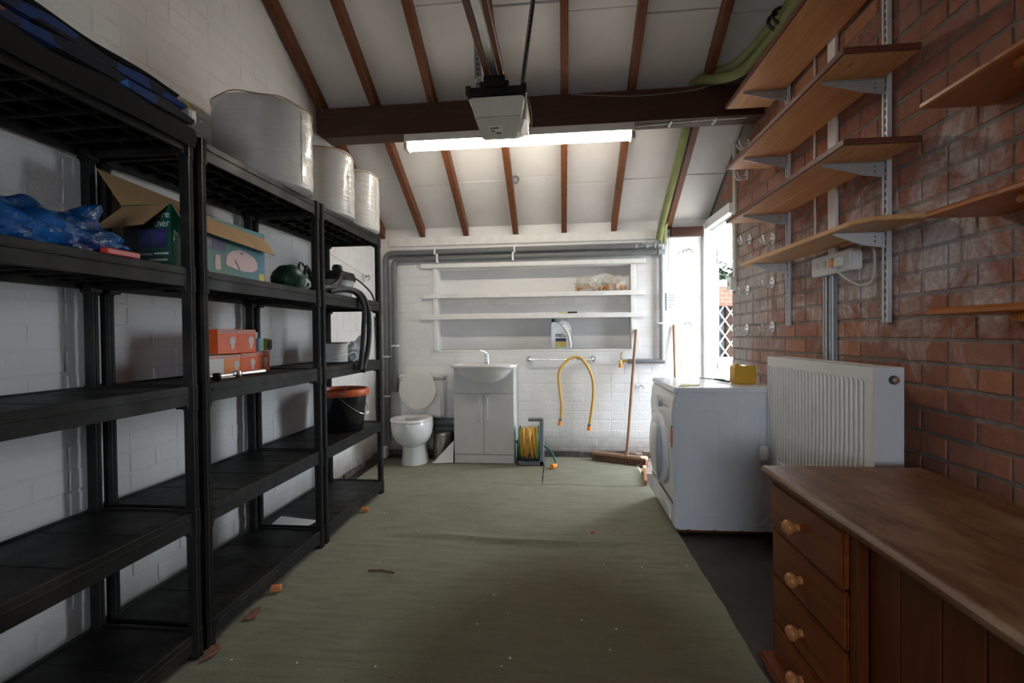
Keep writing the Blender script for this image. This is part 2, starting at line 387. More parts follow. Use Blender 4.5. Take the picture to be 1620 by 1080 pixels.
class MB:
    def __init__(s): s.v = []; s.f = []
    def quad(s, *pts):
        i = len(s.v); s.v += [tuple(p) for p in pts]; s.f.append(tuple(range(i, i + len(pts)))); return s
    def box(s, x0, x1, y0, y1, z0, z1):
        i = len(s.v)
        s.v += [(x, y, z) for z in (z0, z1) for y in (y0, y1) for x in (x0, x1)]
        for q in ((0, 2, 3, 1), (4, 5, 7, 6), (0, 1, 5, 4), (2, 6, 7, 3), (0, 4, 6, 2), (1, 3, 7, 5)):
            s.f.append(tuple(i + k for k in q))
        return s
    def obox(s, c, size, rot):
        i = len(s.v); R = rot if isinstance(rot, Matrix) else Matrix.Rotation(rot, 3, 'Z')
        for z in (-.5, .5):
            for y in (-.5, .5):
                for x in (-.5, .5):
                    p = Vector(c) + R @ Vector((x * size[0], y * size[1], z * size[2])); s.v.append(tuple(p))
        for q in ((0, 2, 3, 1), (4, 5, 7, 6), (0, 1, 5, 4), (2, 6, 7, 3), (0, 4, 6, 2), (1, 3, 7, 5)):
            s.f.append(tuple(i + k for k in q))
        return s
    def hull8(s, bottom, top):            # two quads of 4 points each, same winding
        i = len(s.v); s.v += [tuple(p) for p in bottom] + [tuple(p) for p in top]
        s.f += [(i + 3, i + 2, i + 1, i), (i + 4, i + 5, i + 6, i + 7)]
        for k in range(4):
            s.f.append((i + k, i + (k + 1) % 4, i + 4 + (k + 1) % 4, i + 4 + k))
        return s
    def loft(s, rings, cap0=True, cap1=True, closed=False):
        n = len(rings[0]); b = len(s.v)
        for r in rings: s.v += [tuple(p) for p in r]
        for a in range(len(rings) - (0 if closed else 1)):
            a2 = (a + 1) % len(rings)
            for k in range(n):
                k2 = (k + 1) % n
                s.f.append((b + a * n + k, b + a * n + k2, b + a2 * n + k2, b + a2 * n + k))
        if not closed:
            if cap0: s.f.append(tuple(b + k for k in reversed(range(n))))
            if cap1: s.f.append(tuple(b + (len(rings) - 1) * n + k for k in range(n)))
        return s
    def tube(s, pts, r, n=10, closed=False, cap=True, flat=1.0):
        P = [Vector(p) for p in pts]; N = len(P)
        rr = r if isinstance(r, (list, tuple)) else [r] * N
        rings = []; prev = None
        for i in range(N):
            if closed: t = P[(i + 1) % N] - P[i - 1]
            else: t = P[min(i + 1, N - 1)] - P[max(i - 1, 0)]
            t.normalize()
            if prev is None:
                a = Vector((0, 0, 1)) if abs(t.z) < .9 else Vector((1, 0, 0))
                u = t.cross(a).normalized()
            else:
                u = (prev - t * prev.dot(t)).normalized()
            prev = u; w = t.cross(u)
            rings.append([P[i] + (u * math.cos(2 * math.pi * k / n) + w * flat * math.sin(2 * math.pi * k / n)) * rr[i] for k in range(n)])
        return s.loft(rings, cap, cap, closed)
    def cyl(s, p0, p1, r0, r1=None, n=16): return s.tube([p0, p1], [r0, r0 if r1 is None else r1], n)
    def lathe(s, prof, c, n=24, axis='z', cap0=True, cap1=True):
        c = Vector(c); rings = []
        for r, h in prof:
            ring = []
            for k in range(n):
                a = 2 * math.pi * k / n; x, y = r * math.cos(a), r * math.sin(a)
                if axis == 'z': p = (x, y, h)
                elif axis == 'x': p = (h, x, y)
                else: p = (y, h, x)
                ring.append(c + Vector(p))
            rings.append(ring)
        return s.loft(rings, cap0, cap1)
    def prism(s, poly, axis, a0, a1):     # poly of 2D points; axis is the extrusion axis
        def P(p, a):
            return {'x': (a, p[0], p[1]), 'y': (p[0], a, p[1]), 'z': (p[0], p[1], a)}[axis]
        return s.loft([[P(p, a0) for p in poly], [P(p, a1) for p in poly]])
    def build(s, name, mat, parent=None, loc=None, smooth=False, bevel=0, seg=1, angle=35):
        if parent is not None: off = OFF[parent.name]
        elif loc is not None: off = Vector(loc)
        else:
            off = Vector((0, 0, 0))
            if s.v:
                xs, ys, zs = zip(*s.v); off = Vector(((min(xs) + max(xs)) / 2, (min(ys) + max(ys)) / 2, min(zs)))
        me = bpy.data.meshes.new(name)
        me.from_pydata([tuple(Vector(p) - off) for p in s.v], [], s.f)
        bm = bmesh.new(); bm.from_mesh(me)
        bmesh.ops.recalc_face_normals(bm, faces=bm.faces)
        if bevel:
            es = [e for e in bm.edges if len(e.link_faces) == 2 and e.calc_face_angle(0) > math.radians(angle)]
            bmesh.ops.bevel(bm, geom=es, offset=bevel, segments=seg, affect='EDGES', clamp_overlap=True)
        bm.to_mesh(me); bm.free()
        if smooth:
            for p in me.polygons: p.use_smooth = True
            me.set_sharp_from_angle(angle=math.radians(40))
        me.materials.append(M[mat] if isinstance(mat, str) else mat)
        o = bpy.data.objects.new(name, me); COL.objects.link(o)
        if parent is not None: o.parent = parent
        else: o.location = off
        OFF[o.name] = Vector(off)
        return o

def thing(name, label, cat, loc, group=None, kind=None):
    o = bpy.data.objects.new(name, None); COL.objects.link(o); o.empty_display_size = 0.1
    o.location = loc; OFF[o.name] = Vector(loc)
    return tag(o, label, cat, group, kind)
def tag(o, label=None, cat=None, group=None, kind=None):
    if label: o['label'] = label
    if cat: o['category'] = cat
    if group: o['group'] = group
    if kind: o['kind'] = kind
    return o
def struct(o, label=None): o['kind'] = 'structure'; return tag(o, label) if label else o
def copy_tree(o, parent=None):
    c = o.copy(); COL.objects.link(c); c.parent = parent
    OFF[c.name] = OFF[o.name].copy()
    for ch in list(o.children): copy_tree(ch, c)
    return c
def text(parent, body, size, loc, right, upv, mat, name='lettering', ext=0.0006, align='LEFT'):
    cu = bpy.data.curves.new(name, 'FONT'); cu.body = body; cu.size = size; cu.extrude = ext; cu.align_x = align
    t = bpy.data.objects.new(name + '_tmp', cu); COL.objects.link(t)
    bpy.context.view_layer.update()
    me = bpy.data.meshes.new_from_object(t.evaluated_get(bpy.context.evaluated_depsgraph_get()))
    bpy.data.objects.remove(t)
    R = Vector(right).normalized(); U = Vector(upv).normalized(); W = R.cross(U)
    mt = Matrix((R, U, W)).transposed().to_4x4(); mt.translation = Vector(loc) - OFF[parent.name]
    me.transform(mt); me.materials.append(M[mat])
    o = bpy.data.objects.new(name, me); COL.objects.link(o); o.parent = parent; OFF[o.name] = OFF[parent.name]
    return o
def arc(c, r, a0, a1, n, plane='xz', ry=None):
    out = []
    for i in range(n + 1):
        a = math.radians(a0 + (a1 - a0) * i / n); u, w = r * math.cos(a), (ry or r) * math.sin(a)
        out.append({'xz': (c[0] + u, c[1], c[2] + w), 'yz': (c[0], c[1] + u, c[2] + w), 'xy': (c[0] + u, c[1] + w, c[2])}[plane])
    return out
def spline(pts, n=8):
    P = [Vector(p) for p in pts]; out = []
    for i in range(len(P) - 1):
        a, b, c, d = P[max(i - 1, 0)], P[i], P[i + 1], P[min(i + 2, len(P) - 1)]
        for k in range(n):
            t = k / n
            out.append(0.5 * ((2 * b) + (c - a) * t + (2 * a - 5 * b + 4 * c - d) * t * t + (3 * b - a - 3 * c + d) * t ** 3))
    out.append(P[-1]); return out
def project(p):
    d = Vector(p) - CAM; k = d.dot(_fw)
    if k < .05: return None
    return 810 + FPX * d.dot(_rt) / k, 540 - FPX * d.dot(_up) / k, k

# ---------------------------------------------------------------- the room shell
XL, XR, YB, YF = -1.70, 1.30, 4.42, -2.4
RIDGE, SL = 1.0, 0.577
def zr(y): return 2.03 + (YB - y) * SL if y > RIDGE else 2.03 + (YB - RIDGE) * SL - (RIDGE - y) * SL     # underside of the rafters
RD = 0.105                                              # rafter depth, board plane above

floor = struct(MB().box(XL - .25, XR + .25, YF - .25, YB + .3, -.15, 0).build('floor', 'floor', loc=(0, 0, 0)))

def gable(y0, y1, z0):
    ys = [y0] + ([RIDGE] if y0 < RIDGE < y1 else []) + [y1]
    return [(y0, z0), (y1, z0)] + [(y, zr(y) + RD + .06) for y in reversed(ys)]
wall_left = struct(MB().prism(gable(YF - .2, YB + .2, -.1), 'x', XL - .22, XL - .003).build('wall_left', 'white_wall', loc=(XL, 0, 0)))
DY0, DY1, DZ = 3.85, 4.44, 2.03                          # side door opening in the right wall
wr = MB()
wr.prism(gable(YF - .2, DY0, -.1), 'x', XR + .006, XR + .10)
wr.prism(gable(DY0, YB + .2, DZ + .06), 'x', XR + .006, XR + .10)
wall_right = struct(wr.build('wall_right', 'mortar', loc=(XR, 0, 0)))
NX0, NX1, NZ0, NZ1, ND = -1.145, 0.625, .985, 1.735, .13
wb = MB()
ZT = 2.12
for (a, b, c, d) in ((XL - .2, NX0, -.1, ZT), (NX1, XR + .075, -.1, ZT), (NX0, NX1, -.1, NZ0), (NX0, NX1, NZ1, ZT)):
    wb.box(a, b, YB + .003, YB + .26, c, d)
wb.box(NX0 - .01, NX1 + .01, YB + ND, YB + .25, NZ0 - .01, NZ1 + .01)
wall_back = struct(wb.build('wall_back', 'white_wall', loc=(0, YB, 0)))
wf = MB()
wf.box(XL - .2, OPEN_X0, YF - .2, YF, -.1, 2.13).box(OPEN_X1, XR + .24, YF - .2, YF, -.1, 2.13).box(OPEN_X0, OPEN_X1, YF - .2, YF, OPEN_Z, 2.13).box(OPEN_X0, OPEN_X1, YF - .2, YF, -.1, OPEN_Z0)  # wall pieces around the added fill-light opening, left unglazed
wall_front = struct(wf.build('wall_front', 'white_wall', loc=(0, YF, 0)))

# brickwork ------------------------------------------------------------
CH, BL = .083, .238
_bm_cache = {}
def brick_mesh(L, T, mat, var):
    key = (round(L, 3), T, mat, var)
    if key not in _bm_cache:
        rnd = random.Random(hash((round(L * 1000), var)) & 0xffff)
        b = MB(); h = CH - .012
        b.box(-T, .012, -L / 2, L / 2, -h / 2, h / 2)
        me = bpy.data.meshes.new('brick')
        me.from_pydata(b.v, [], b.f)
        bm = bmesh.new(); bm.from_mesh(me)
        bmesh.ops.recalc_face_normals(bm, faces=bm.faces)
        fe = [e for e in bm.edges if all(v.co.x < -T + 1e-5 for v in e.verts)]
        bmesh.ops.bevel(bm, geom=fe, offset=min(.004, T * .8), segments=1, affect='EDGES')
        for v in bm.verts:
            if v.co.x < .005:
                v.co.y += rnd.uniform(-.0022, .0022); v.co.z += rnd.uniform(-.002, .002); v.co.x += rnd.uniform(-.0012, .0012)
        bm.to_mesh(me); bm.free(); me.materials.append(M[mat])
        _bm_cache[key] = me
    return _bm_cache[key]

def brickwork(parent, plane, coord, u0, u1, ztop, mat, T, skip=None, hidden=None, limit=300):
    # local +x of a brick points INTO the wall
    rot = {'left': math.pi, 'right': 0.0, 'back': math.pi / 2}[plane]
    items = []
    row = 0; z = 0.006
    while z < 4.4:
        zc = z + CH / 2
        header = row % 4 == 3
        mod = BL / 2 if header else BL
        u = u0 - (mod * (.5 if row % 2 else 0)) - (BL * .25 if header else 0)
        while u < u1:
            a, b = max(u + .005, u0 + .002), min(u + mod - .005, u1 - .002)
            u += mod
            if b - a < .03: continue
            zm = min(ztop(a), ztop(b))
            if zc + CH / 2 > zm: continue
            if skip and skip(a, b, z, z + CH): continue
            uc = (a + b) / 2
            p = (coord, uc, zc) if plane != 'back' else (uc, coord, zc)
            q = project(p); w = -1.0
            if q and -80 < q[0] < 1700 and -40 < q[1] < 1120:
                e1 = project((coord, a, zc) if plane != 'back' else (a, coord, zc)); e2 = project((coord, b, zc) if plane != 'back' else (b, coord, zc))
                if e1 and e2: w = abs(e1[0] - e2[0]) * CH * FPX / q[2]
                if hidden and hidden(uc, zc): w *= .01
            items.append((w, p, b - a))
        z += CH; row += 1
    items.sort(key=lambda t: -t[0])
    for k, (w, p, L) in enumerate(items[:limit]):
        Lq = round(L / .002) * .002
        me = brick_mesh(Lq, T, mat, k % 3)
        o = bpy.data.objects.new('brick', me); COL.objects.link(o)
        o.parent = parent; o.location = Vector(p) - OFF[parent.name]; o.rotation_euler = (0, 0, rot + 0)
        o.location += Vector((random.uniform(-.0012, .0012),) * 3)
    rest = MB(); h = CH - .012
    for w, p, L in items[limit:]:
        if w < 0 and random.random() < 0: continue
        if plane == 'right': rest.box(p[0] - T, p[0] + .012, p[1] - L / 2, p[1] + L / 2, p[2] - h / 2, p[2] + h / 2)
        elif plane == 'left': rest.box(p[0] - .012, p[0] + T, p[1] - L / 2, p[1] + L / 2, p[2] - h / 2, p[2] + h / 2)
        else: rest.box(p[0] - L / 2, p[0] + L / 2, p[1] - T, p[1] + .012, p[2] - h / 2, p[2] + h / 2)
    if rest.v:
        o = rest.build('brickwork', mat, parent); o['kind'] = 'stuff'
def zroof(y): return zr(y) + RD - .005
brickwork(wall_right, 'right', XR + .006, -.6, DY0, zroof, 'brick', .0045,
          hidden=lambda y, z: (y < 1.8 and z < .6) or (y < 2.7 and z < .95) or (y > 2.0 and z < .8) or (y > 3.0 and z > 2.2))
brickwork(wall_right, 'right', XR + .006, DY0, YB, zroof, 'brick', .0045, skip=lambda a, b, z0, z1: z0 < DZ + .07, limit=40)
brickwork(wall_left, 'left', XL - .003, -.4, YB, zroof, 'white_brick', .0014)
def bskip(a, b, z0, z1): return (b > NX0 - .05 and a < NX1 + .05 and z1 > NZ0 - .03 and z0 < NZ1 + .09) or z1 > 2.05
def back_rows():
    brickwork(wall_back, 'back', YB + .003, XL, 1.25, lambda u: 3.0, 'white_brick', .0017, skip=bskip,
              hidden=lambda x, z: (x < -1.6) or (-.93 < x < -.4 and z < .85) or (x > .65 and z < .7))
back_rows()

# niche with three shelves let into the back wall
ns = MB()
ns.box(NX0, NX1, YB + .0, YB + ND, NZ0 - .02, NZ0)
lin = ns.build('niche_sill', 'tan', wall_back, bevel=.003)
for zt, x0, x1 in ((1.786, -1.292, .750), (1.505, -1.28, .748), (1.308, -1.295, .735)):
    b = MB()
    b.box(x0, x1, YB - .030, YB - .002, zt - .042, zt)
    b.box(NX0 + .002, NX1 - .002, YB - .01, YB + ND - .002, zt - .030, zt - .002)
    b.build('niche_shelf', 'tan', wall_back, bevel=.003)
for x0, x1 in ((NX0 - .035, NX0 + .002), (NX1 - .002, NX1 + .035)):
    MB().box(x0, x1, YB - .016, YB + .05, NZ0 - .005, NZ1 + .005).build('niche_side', 'tan', wall_back, bevel=.002)
MB().box(NX0 + .03, NX1 - .03, YB + ND - .008, YB + ND, 1.40, 1.47).build('niche_rail', 'tan', wall_back, bevel=.002)
MB().box(-1.6, 1.24, YB - .012, YB - .001, 1.955, 2.035).build('fascia_board', 'tan', wall_back, bevel=.002)

bb = MB()
x = XL
while x < 1.25:
    w = random.uniform(.12, .3); bb.box(x, min(x + w - .006, 1.25), YB - random.uniform(.010, .022), YB, 0, random.uniform(.045, .068)); x += w
struct(bb.build('baseboard_back', 'skirting', loc=(0, YB, 0), bevel=.004))
bb = MB(); y = -.2
while y < YB:
    w = random.uniform(.15, .4); bb.box(XL, XL + random.uniform(.008, .02), y, min(y + w - .004, YB - .025), 0, random.uniform(.035, .06)); y += w
struct(bb.build('baseboard_left', 'skirting', loc=(XL, 0, 0), bevel=.004))

# roof: deck, boards between the rafters, rafters
def slab(x0, x1, y0, y1, d0, d1):
    b = MB()
    b.hull8([(x0, y0, zr(y0) + d0), (x1, y0, zr(y0) + d0), (x1, y1, zr(y1) + d0), (x0, y1, zr(y1) + d0)],
            [(x0, y0, zr(y0) + d1), (x1, y0, zr(y0) + d1), (x1, y1, zr(y1) + d1), (x0, y1, zr(y1) + d1)])
    return b
ceiling = thing('ceiling', None, None, (0, 2.5, 2.9), kind='structure')
for y0, y1 in ((RIDGE, YB + .3), (YF - .3, RIDGE)):
    slab(XL - .3, XR + .11, y0, y1, RD + .04, RD + .12).build('roof_deck', 'roof_tile', ceiling)
RX = [-1.660, -1.275, -.865, -.405, .035, .478, .952]
JY = {0: [3.9, 3.42, 2.6, 2.2], 1: [3.98, 3.5, 2.72, 2.25], 2: [3.96, 3.46, 2.80, 2.3], 3: [3.94, 3.40, 2.83, 2.2], 4: [4.02, 3.42, 2.88, 2.3], 5: [4.0, 3.45, 2.92, 2.3], 6: [3.98, 3.5, 2.95, 2.3]}
RX_ = RX + [XR + .02]
for i in range(len(RX_) - 1):
    js = [YB + .02] + JY[i] + [RIDGE]
    for k in range(len(js) - 1):
        dz = random.uniform(-.003, .003)
        slab(RX_[i] + .02, RX_[i + 1] - .02, js[k + 1] + .003, js[k] - .003, RD - .012 + dz, RD + .012 + dz).build('ceiling_board', 'board', ceiling, bevel=.002)
slab(XL, RX[0], RIDGE, YB + .02, RD - .012, RD + .012).build('ceiling_board', 'board', ceiling)
for rx in RX:
    hw = .024
    b = MB(); y0, y1 = RIDGE, YB - .002
    b.hull8([(rx - hw, y0, zr(y0)), (rx + hw, y0, zr(y0)), (rx + hw, y1, zr(y1)), (rx - hw, y1, zr(y1))],
            [(rx - hw, y0, zr(y0) + RD), (rx + hw, y0, zr(y0) + RD), (rx + hw, y1, zr(y1) + RD), (rx - hw, y1, zr(y1) + RD)])
    b.build('rafter', 'rafter', ceiling, bevel=.002)
slab(XL, XR, YF, RIDGE, RD - .012, RD + .012).build('ceiling_board', 'board', ceiling)
for rx in RX:
    b = slab(rx - .024, rx + .024, YF, RIDGE, 0, RD); b.build('rafter', 'rafter', ceiling)

# tie beam across the garage
bm_ = MB()
bm_.prism([(XL + .015, 2.54), (XL + .06, 2.504), (XR - .002, 2.504), (XR - .002, 2.708), (XL + .015, 2.708)], 'y', 3.24, 3.385)
tag(bm_.build('tie_beam', 'beam', bevel=.004), 'thick dark-stained timber beam spanning under the rafters', 'beam')
tag(MB().box(.965, 1.235, YB - .06, YB - .014, 1.965, 2.045).build('wall_plate', 'beam', bevel=.003), 'short dark timber plate above the white wall beside the door frame', 'timber')

# side door frame
d = thing('door_1', None, None, (XR, 4.14, 0), kind='structure')
def jamb(n, *b): return MB().box(*b).build(n, 'white_frame', d, bevel=.003)
jamb('frame_jamb', 1.245, 1.31, YB - .045, YB - .0, 0, DZ + .045)
jamb('frame_jamb', 1.312, 1.378, YB - .012, YB + .0025, 0, DZ)
jamb('frame_stop', 1.352, 1.374, YB - .028, YB - .012, 0, DZ - .001)
jamb('frame_head', 1.258, 1.31, DY0 - .06, YB - .046, DZ - .01, DZ + .065)
jamb('frame_head', 1.312, 1.395, DY0, YB - .013, DZ - .03, DZ + .05)
jamb('frame_jamb', 1.345, 1.395, DY0 + .001, DY0 + .02, 0, DZ - .031)
jamb('threshold', 1.312, 1.40, DY0 + .021, YB - .013, 0, .03)
for z in (.80, 1.02, 1.72, 1.78):
    MB().box(1.355, 1.366, YB - .0305, YB - .0285, z, z + .055 if z != 1.02 else z + .1).build('strike_plate', 'slot' if z != 1.02 else 'zinc', d)
MB().box(1.330, 1.351, YB - .020, YB - .0125, 1.80, 1.99).build('closer_plate', 'zinc', d)

# carpets ------------------------------------------------------------
def carpet(name, label, outline, ridge=True):
    # grid sheet with a fold ridge crossing at y about 2.55
    x0a, x0b, x1a, x1b, y0, y1 = outline      # left edge x at y0/y1, right edge x at y0/y1
    b = MB(); ny, nx = 260, 40; T = .009
    rings = []
    def z(x, y):
        h = .003 * math.sin(x * 5.1 + y * 2.2) * math.sin(y * 3.7) + .002 * math.sin(x * 13 + y * 9)
        if ridge:
            yr = 2.575 - .05 * (x + .46) + .012 * math.sin(x * 6)
            w = math.exp(-((y - yr) / (.060 if y > yr else .011)) ** 2)
            amp = .021 * max(0, min(1, (x + 1.0) * 2.4)) * max(0, min(1, (.55 - x) * 4))
            h += amp * w
            h += .005 * math.exp(-((y - 1.95 - .1 * x) / .09) ** 2)
        return T + max(h, -.004)
    for j in range(ny + 1):
        t = j / ny; y = y0 + (y1 - y0) * t; xa = x0a + (x0b - x0a) * t; xb = x1a + (x1b - x1a) * t
        b.v += [(xa + (xb - xa) * i / nx + (.0015 * math.sin(y * 31 + i) if i in (0, nx) else 0), y, z(xa + (xb - xa) * i / nx, y)) for i in range(nx + 1)]
    for j in range(ny):
        for i in range(nx):
            q = j * (nx + 1) + i; b.f.append((q, q + 1, q + nx + 2, q + nx + 1))
    n0 = len(b.v); border = [i for i in range(nx + 1)] + [(j + 1) * (nx + 1) + nx for j in range(ny)] + [ny * (nx + 1) + i for i in reversed(range(nx))] + [j * (nx + 1) for j in reversed(range(1, ny))]
    b.v += [(b.v[i][0], b.v[i][1], 0.0005) for i in border]
    for k in range(len(border)):
        k2 = (k + 1) % len(border); b.f.append((border[k], n0 + k, n0 + k2, border[k2]))
    return tag(b.build(name, 'carpet', smooth=True), label, 'carpet')
carpet('carpet', 'worn green carpet strip running along the black shelving to the toilet', (-1.60, -1.60, -.397, -.548, .5, 4.25))
carpet('carpet', 'wide worn green carpet with a raised crease in the middle of the floor', (-.391, -.535, .655, .632, .5, 3.565))
carpet('carpet_offcut', 'narrow green carpet piece between the vanity unit and the hose reel', (-.535, -.545, -.155, -.160, 3.57, 4.25), False)
carpet('carpet_offcut', 'small pale green carpet offcut under the broom head', (-.148, -.152, .632, .632, 3.572, 4.38), False)

# ---------------------------------------------------------------- black shelving units
UX = -1.4675                      # centre line of the units
ZS = [.10, .52, .955, 1.362, 1.825]
def post_ring(cx, cy, z, k=1.0):
    a, b = .0205 * k, .0175 * k      # twin-tube outline with a groove
    pts = [(-a, -b * .55), (-a * .55, -b), (-a * .1, -b * .9), (0, -b * .62), (a * .1, -b * .9), (a * .55, -b), (a, -b * .55),
           (a, b * .55), (a * .55, b), (a * .1, b * .9), (0, b * .62), (-a * .1, b * .9), (-a * .55, b), (-a, b * .55)]
    return [(cx + y * 1.0, cy + x * .9, z) for x, y in pts]
def make_unit(label, y0):
    t = thing('shelving_unit', label, 'shelving', (UX, y0, 0), 'black plastic shelving units')
    W, D = .86, .2075
    for sx in (-1, 1):
        for yy in (.022, W - .022):
            b = MB(); zs = [0, .003]; prof = []
            levels = [(0, 1.15), (.025, 1.15), (.027, 1.0)]
            for zz in ZS:
                levels += [(zz - .085, 1.0), (zz - .083, 1.13), (zz + .004, 1.13), (zz + .006, 1.0)]
            b.loft([post_ring(UX + sx * (D - .021), y0 + yy, z, k) for z, k in levels])
            b.build('leg', 'black', t, smooth=True)
    for zz in ZS:
        b = MB()
        xa, xb, ya, yb = UX - D + .008, UX + D - .010, y0 + .006, y0 + W - .006
        h = .066
        b.box(xa + .01, xb - .01, ya + .01, yb - .01, zz - .016, zz - .006)                  # deck
        for (a0, a1, c0, c1) in ((xa, xa + .012, ya + .04, yb - .04), (xb - .012, xb, ya + .04, yb - .04), (xa + .04, xb - .04, ya, ya + .012), (xa + .04, xb - .04, yb - .012, yb)):
            b.box(a0, a1, c0, c1, zz - h, zz)                                                # rim
        b.box(xb - .002, xb + .004, ya + .045, yb - .045, zz - .026, zz - .020)              # step line on the lip
        for k in range(1, 9):                                                                # ribs under the deck
            yy = ya + (yb - ya) * k / 9; b.box(xa + .012, xb - .012, yy - .003, yy + .003, zz - .048, zz - .016)
        for k in range(1, 4):
            xx = xa + (xb - xa) * k / 4; b.box(xx - .003, xx + .003, ya + .012, yb - .012, zz - .046, zz - .016)
        for k in range(1, 4):                                                                # shallow deck seams
            yy = ya + (yb - ya) * k / 4; b.box(xa + .02, xb - .02, yy - .0015, yy + .0015, zz - .007, zz - .0045)
        for cx in (xa, xb - .044):                                                           # corner sockets
            for cy in (ya, yb - .044):
                b.box(cx, cx + .044, cy, cy + .044, zz - .078, zz - .002)
        b.build('shelf', 'black', t, bevel=.002)
    return t
UY = [.715, 1.592, 2.462]
u0_ = make_unit('black plastic five-tier shelving unit nearest the camera, with the blue bag on it', UY[0])
u1_ = copy_tree(u0_); u1_.location = (UX, UY[1], 0); u1_['label'] = 'middle black plastic five-tier shelving unit, holding the orange bulb boxes'
u2_ = copy_tree(u0_); u2_.location = (UX, UY[2], 0); u2_['label'] = 'farthest black plastic five-tier shelving unit, holding the black bucket with orange rim'

# wrapped rolls on top of the shelving
def roll(cx, cy, r, h, label, seed):
    rnd = random.Random(seed); z0 = ZS[4] + .001; b = MB(); n = 48; rings = []
    prof = [(.90, 0), (.985, .012), (1.0, .04)] + [(1.0 + .006 * math.sin(k * 1.7 + seed), .04 + (h - .09) * k / 9) for k in range(1, 10)] + [(.985, h - .02), (.94, h - .004), (.5, h), (.22, h - .002)]
    for f, z in prof:
        rings.append([(cx + r * f * math.cos(a) * (1 + .008 * math.sin(3 * a + seed)), cy + r * f * math.sin(a) * (1 + .008 * math.sin(5 * a)), z0 + z + (.006 * math.sin(2 * a + seed) if z > h * .8 else 0)) for a in [2 * math.pi * k / n for k in range(n)]])
    b.loft(rings)
    t = thing('wrapped_roll', label, 'roll', (cx, cy, z0), 'plastic-wrapped rolls on the shelving')
    b.build('roll_body', 'wrap', t, smooth=True)
    # frayed edge of string round the upper rim, loose end
    pts = [(cx + r * 1.0 * math.cos(a), cy + r * 1.0 * math.sin(a), z0 + h - .012 + .005 * math.sin(7 * a)) for a in [2 * math.pi * k / 60 for k in range(60)]]
    MB().tube(pts, .0025, 5, closed=True).build('rim_cord', 'cardboard', t)
    a = -.2
    MB().quad((cx + r * 1.015 * math.cos(a), cy + r * 1.015 * math.sin(a), z0 + .03), (cx + r * 1.02 * math.cos(a + .12), cy + r * 1.02 * math.sin(a + .12), z0 + .03),
              (cx + r * 1.02 * math.cos(a + .12), cy + r * 1.02 * math.sin(a + .12), z0 + h * .9), (cx + r * 1.015 * math.cos(a), cy + r * 1.015 * math.sin(a), z0 + h * .9)).build('loose_wrap_edge', 'wrap', t)
    return t
roll(-1.437, 2.245, .220, .40, 'largest white plastic-wrapped roll on top of the middle shelving unit', 1)
roll(-1.440, 2.800, .198, .385, 'white plastic-wrapped roll in the middle of the three rolls', 2)
roll(-1.40, 3.190, .170, .385, 'smallest white plastic-wrapped roll, at the far end beside the beam', 3)

# folded blanket on the nearest unit
t = thing('folded_blanket', 'dark folded blanket with blue and orange print on the nearest shelving unit', 'blanket', (UX, UY[0], ZS[4]))
def slabwave(x0, x1, y0, y1, z0, z1, ph, drop=0):
    b = MB(); rings = []; n = 40
    for k in range(n + 1):
        y = y0 + (y1 - y0) * k / n; w = .006 * math.sin(y * 21 + ph); e = 1 - max(0, (k - n + 5) / 5) * .35
        xs = x1 + .004 * math.sin(y * 15 + ph)
        zt = z0 + (z1 - z0) * e + w; zm = (z0 + zt) / 2
        rings.append([(x0, y, z0), (xs - .03, y, z0 - drop * .2), (xs - .004, y, z0 - drop + .002), (xs + .004, y, zm - drop * .5), (xs - .006, y, zt - .012), (xs - .05, y, zt), (x0, y, zt + .008)])
    return b.loft(rings)
za = ZS[4] + .001
slabwave(-1.66, -1.246, UY[0] + .01, 1.565, za + .004, za + .030, .5, .055).build('lining', 'blanket_dark', t, smooth=True)
slabwave(-1.66, -1.254, UY[0] + .01, 1.560, za + .030, za + .075, 2).build('printed_fold', 'blanket', t, smooth=True)
slabwave(-1.66, -1.275, UY[0] + .01, 1.550, za + .078, za + .120, 3.3).build('printed_fold', 'blanket', t, smooth=True)
slabwave(-1.66, -1.295, UY[0] + .01, 1.540, za + .122, za + .138, 4.4).build('lining', 'blanket_dark', t, smooth=True)
MB().tube(spline([(-1.28, 1.545, za + .10), (-1.268, 1.585, za + .09), (-1.27, 1.60, za + .06), (-1.275, 1.575, za + .035), (-1.265, 1.60, za + .02)]), .003, 6).build('cord', 'string', t)
MB().box(-1.275, -1.262, 1.562, 1.582, za + .045, za + .085).build('tag', 'paper', t)
MB().tube(spline([(-1.262, 1.53, za + .10), (-1.258, 1.545, za + .085), (-1.262, 1.555, za + .092), (-1.262, 1.566, za + .080)]), .003, 6).build('cord', 'yellow_card', t)

# blue bag
def lump(name, mat, parent, c, r, seed, n=40, m=22, floor_z=None, spikes=(), sm=True, rough=.22):
    rnd = random.Random(seed)
    ph = [(rnd.uniform(1.5, 6), rnd.uniform(1.5, 7), rnd.uniform(0, 6.28), rnd.uniform(0, 6.28)) for _ in range(7)]
    b = MB(); rings = []
    for j in range(m + 1):
        th = math.pi * j / m; ring = []
        for k in range(n):
            a = 2 * math.pi * k / n
            d = Vector((math.sin(th) * math.cos(a), math.sin(th) * math.sin(a), -math.cos(th)))
            f = 1 + sum(rough / (i + 1.5) * math.sin(p[0] * d.x * 2 + p[2] + p[1] * d.y * 2) * math.sin(p[1] * d.z * 2 + p[3]) for i, p in enumerate(ph))
            for sd, amt, wd in spikes:
                f += amt * math.exp(-((d - Vector(sd).normalized()).length / wd) ** 2)
            p = Vector((c[0] + r[0] * f * d.x, c[1] + r[1] * f * d.y, c[2] + r[2] * f * d.z))
            if floor_z is not None: p.z = max(p.z, floor_z)
            ring.append(p)
        rings.append(ring)
    b.loft(rings, False, False)
    return b.build(name, mat, parent, smooth=sm)
zs3 = ZS[3] - .004
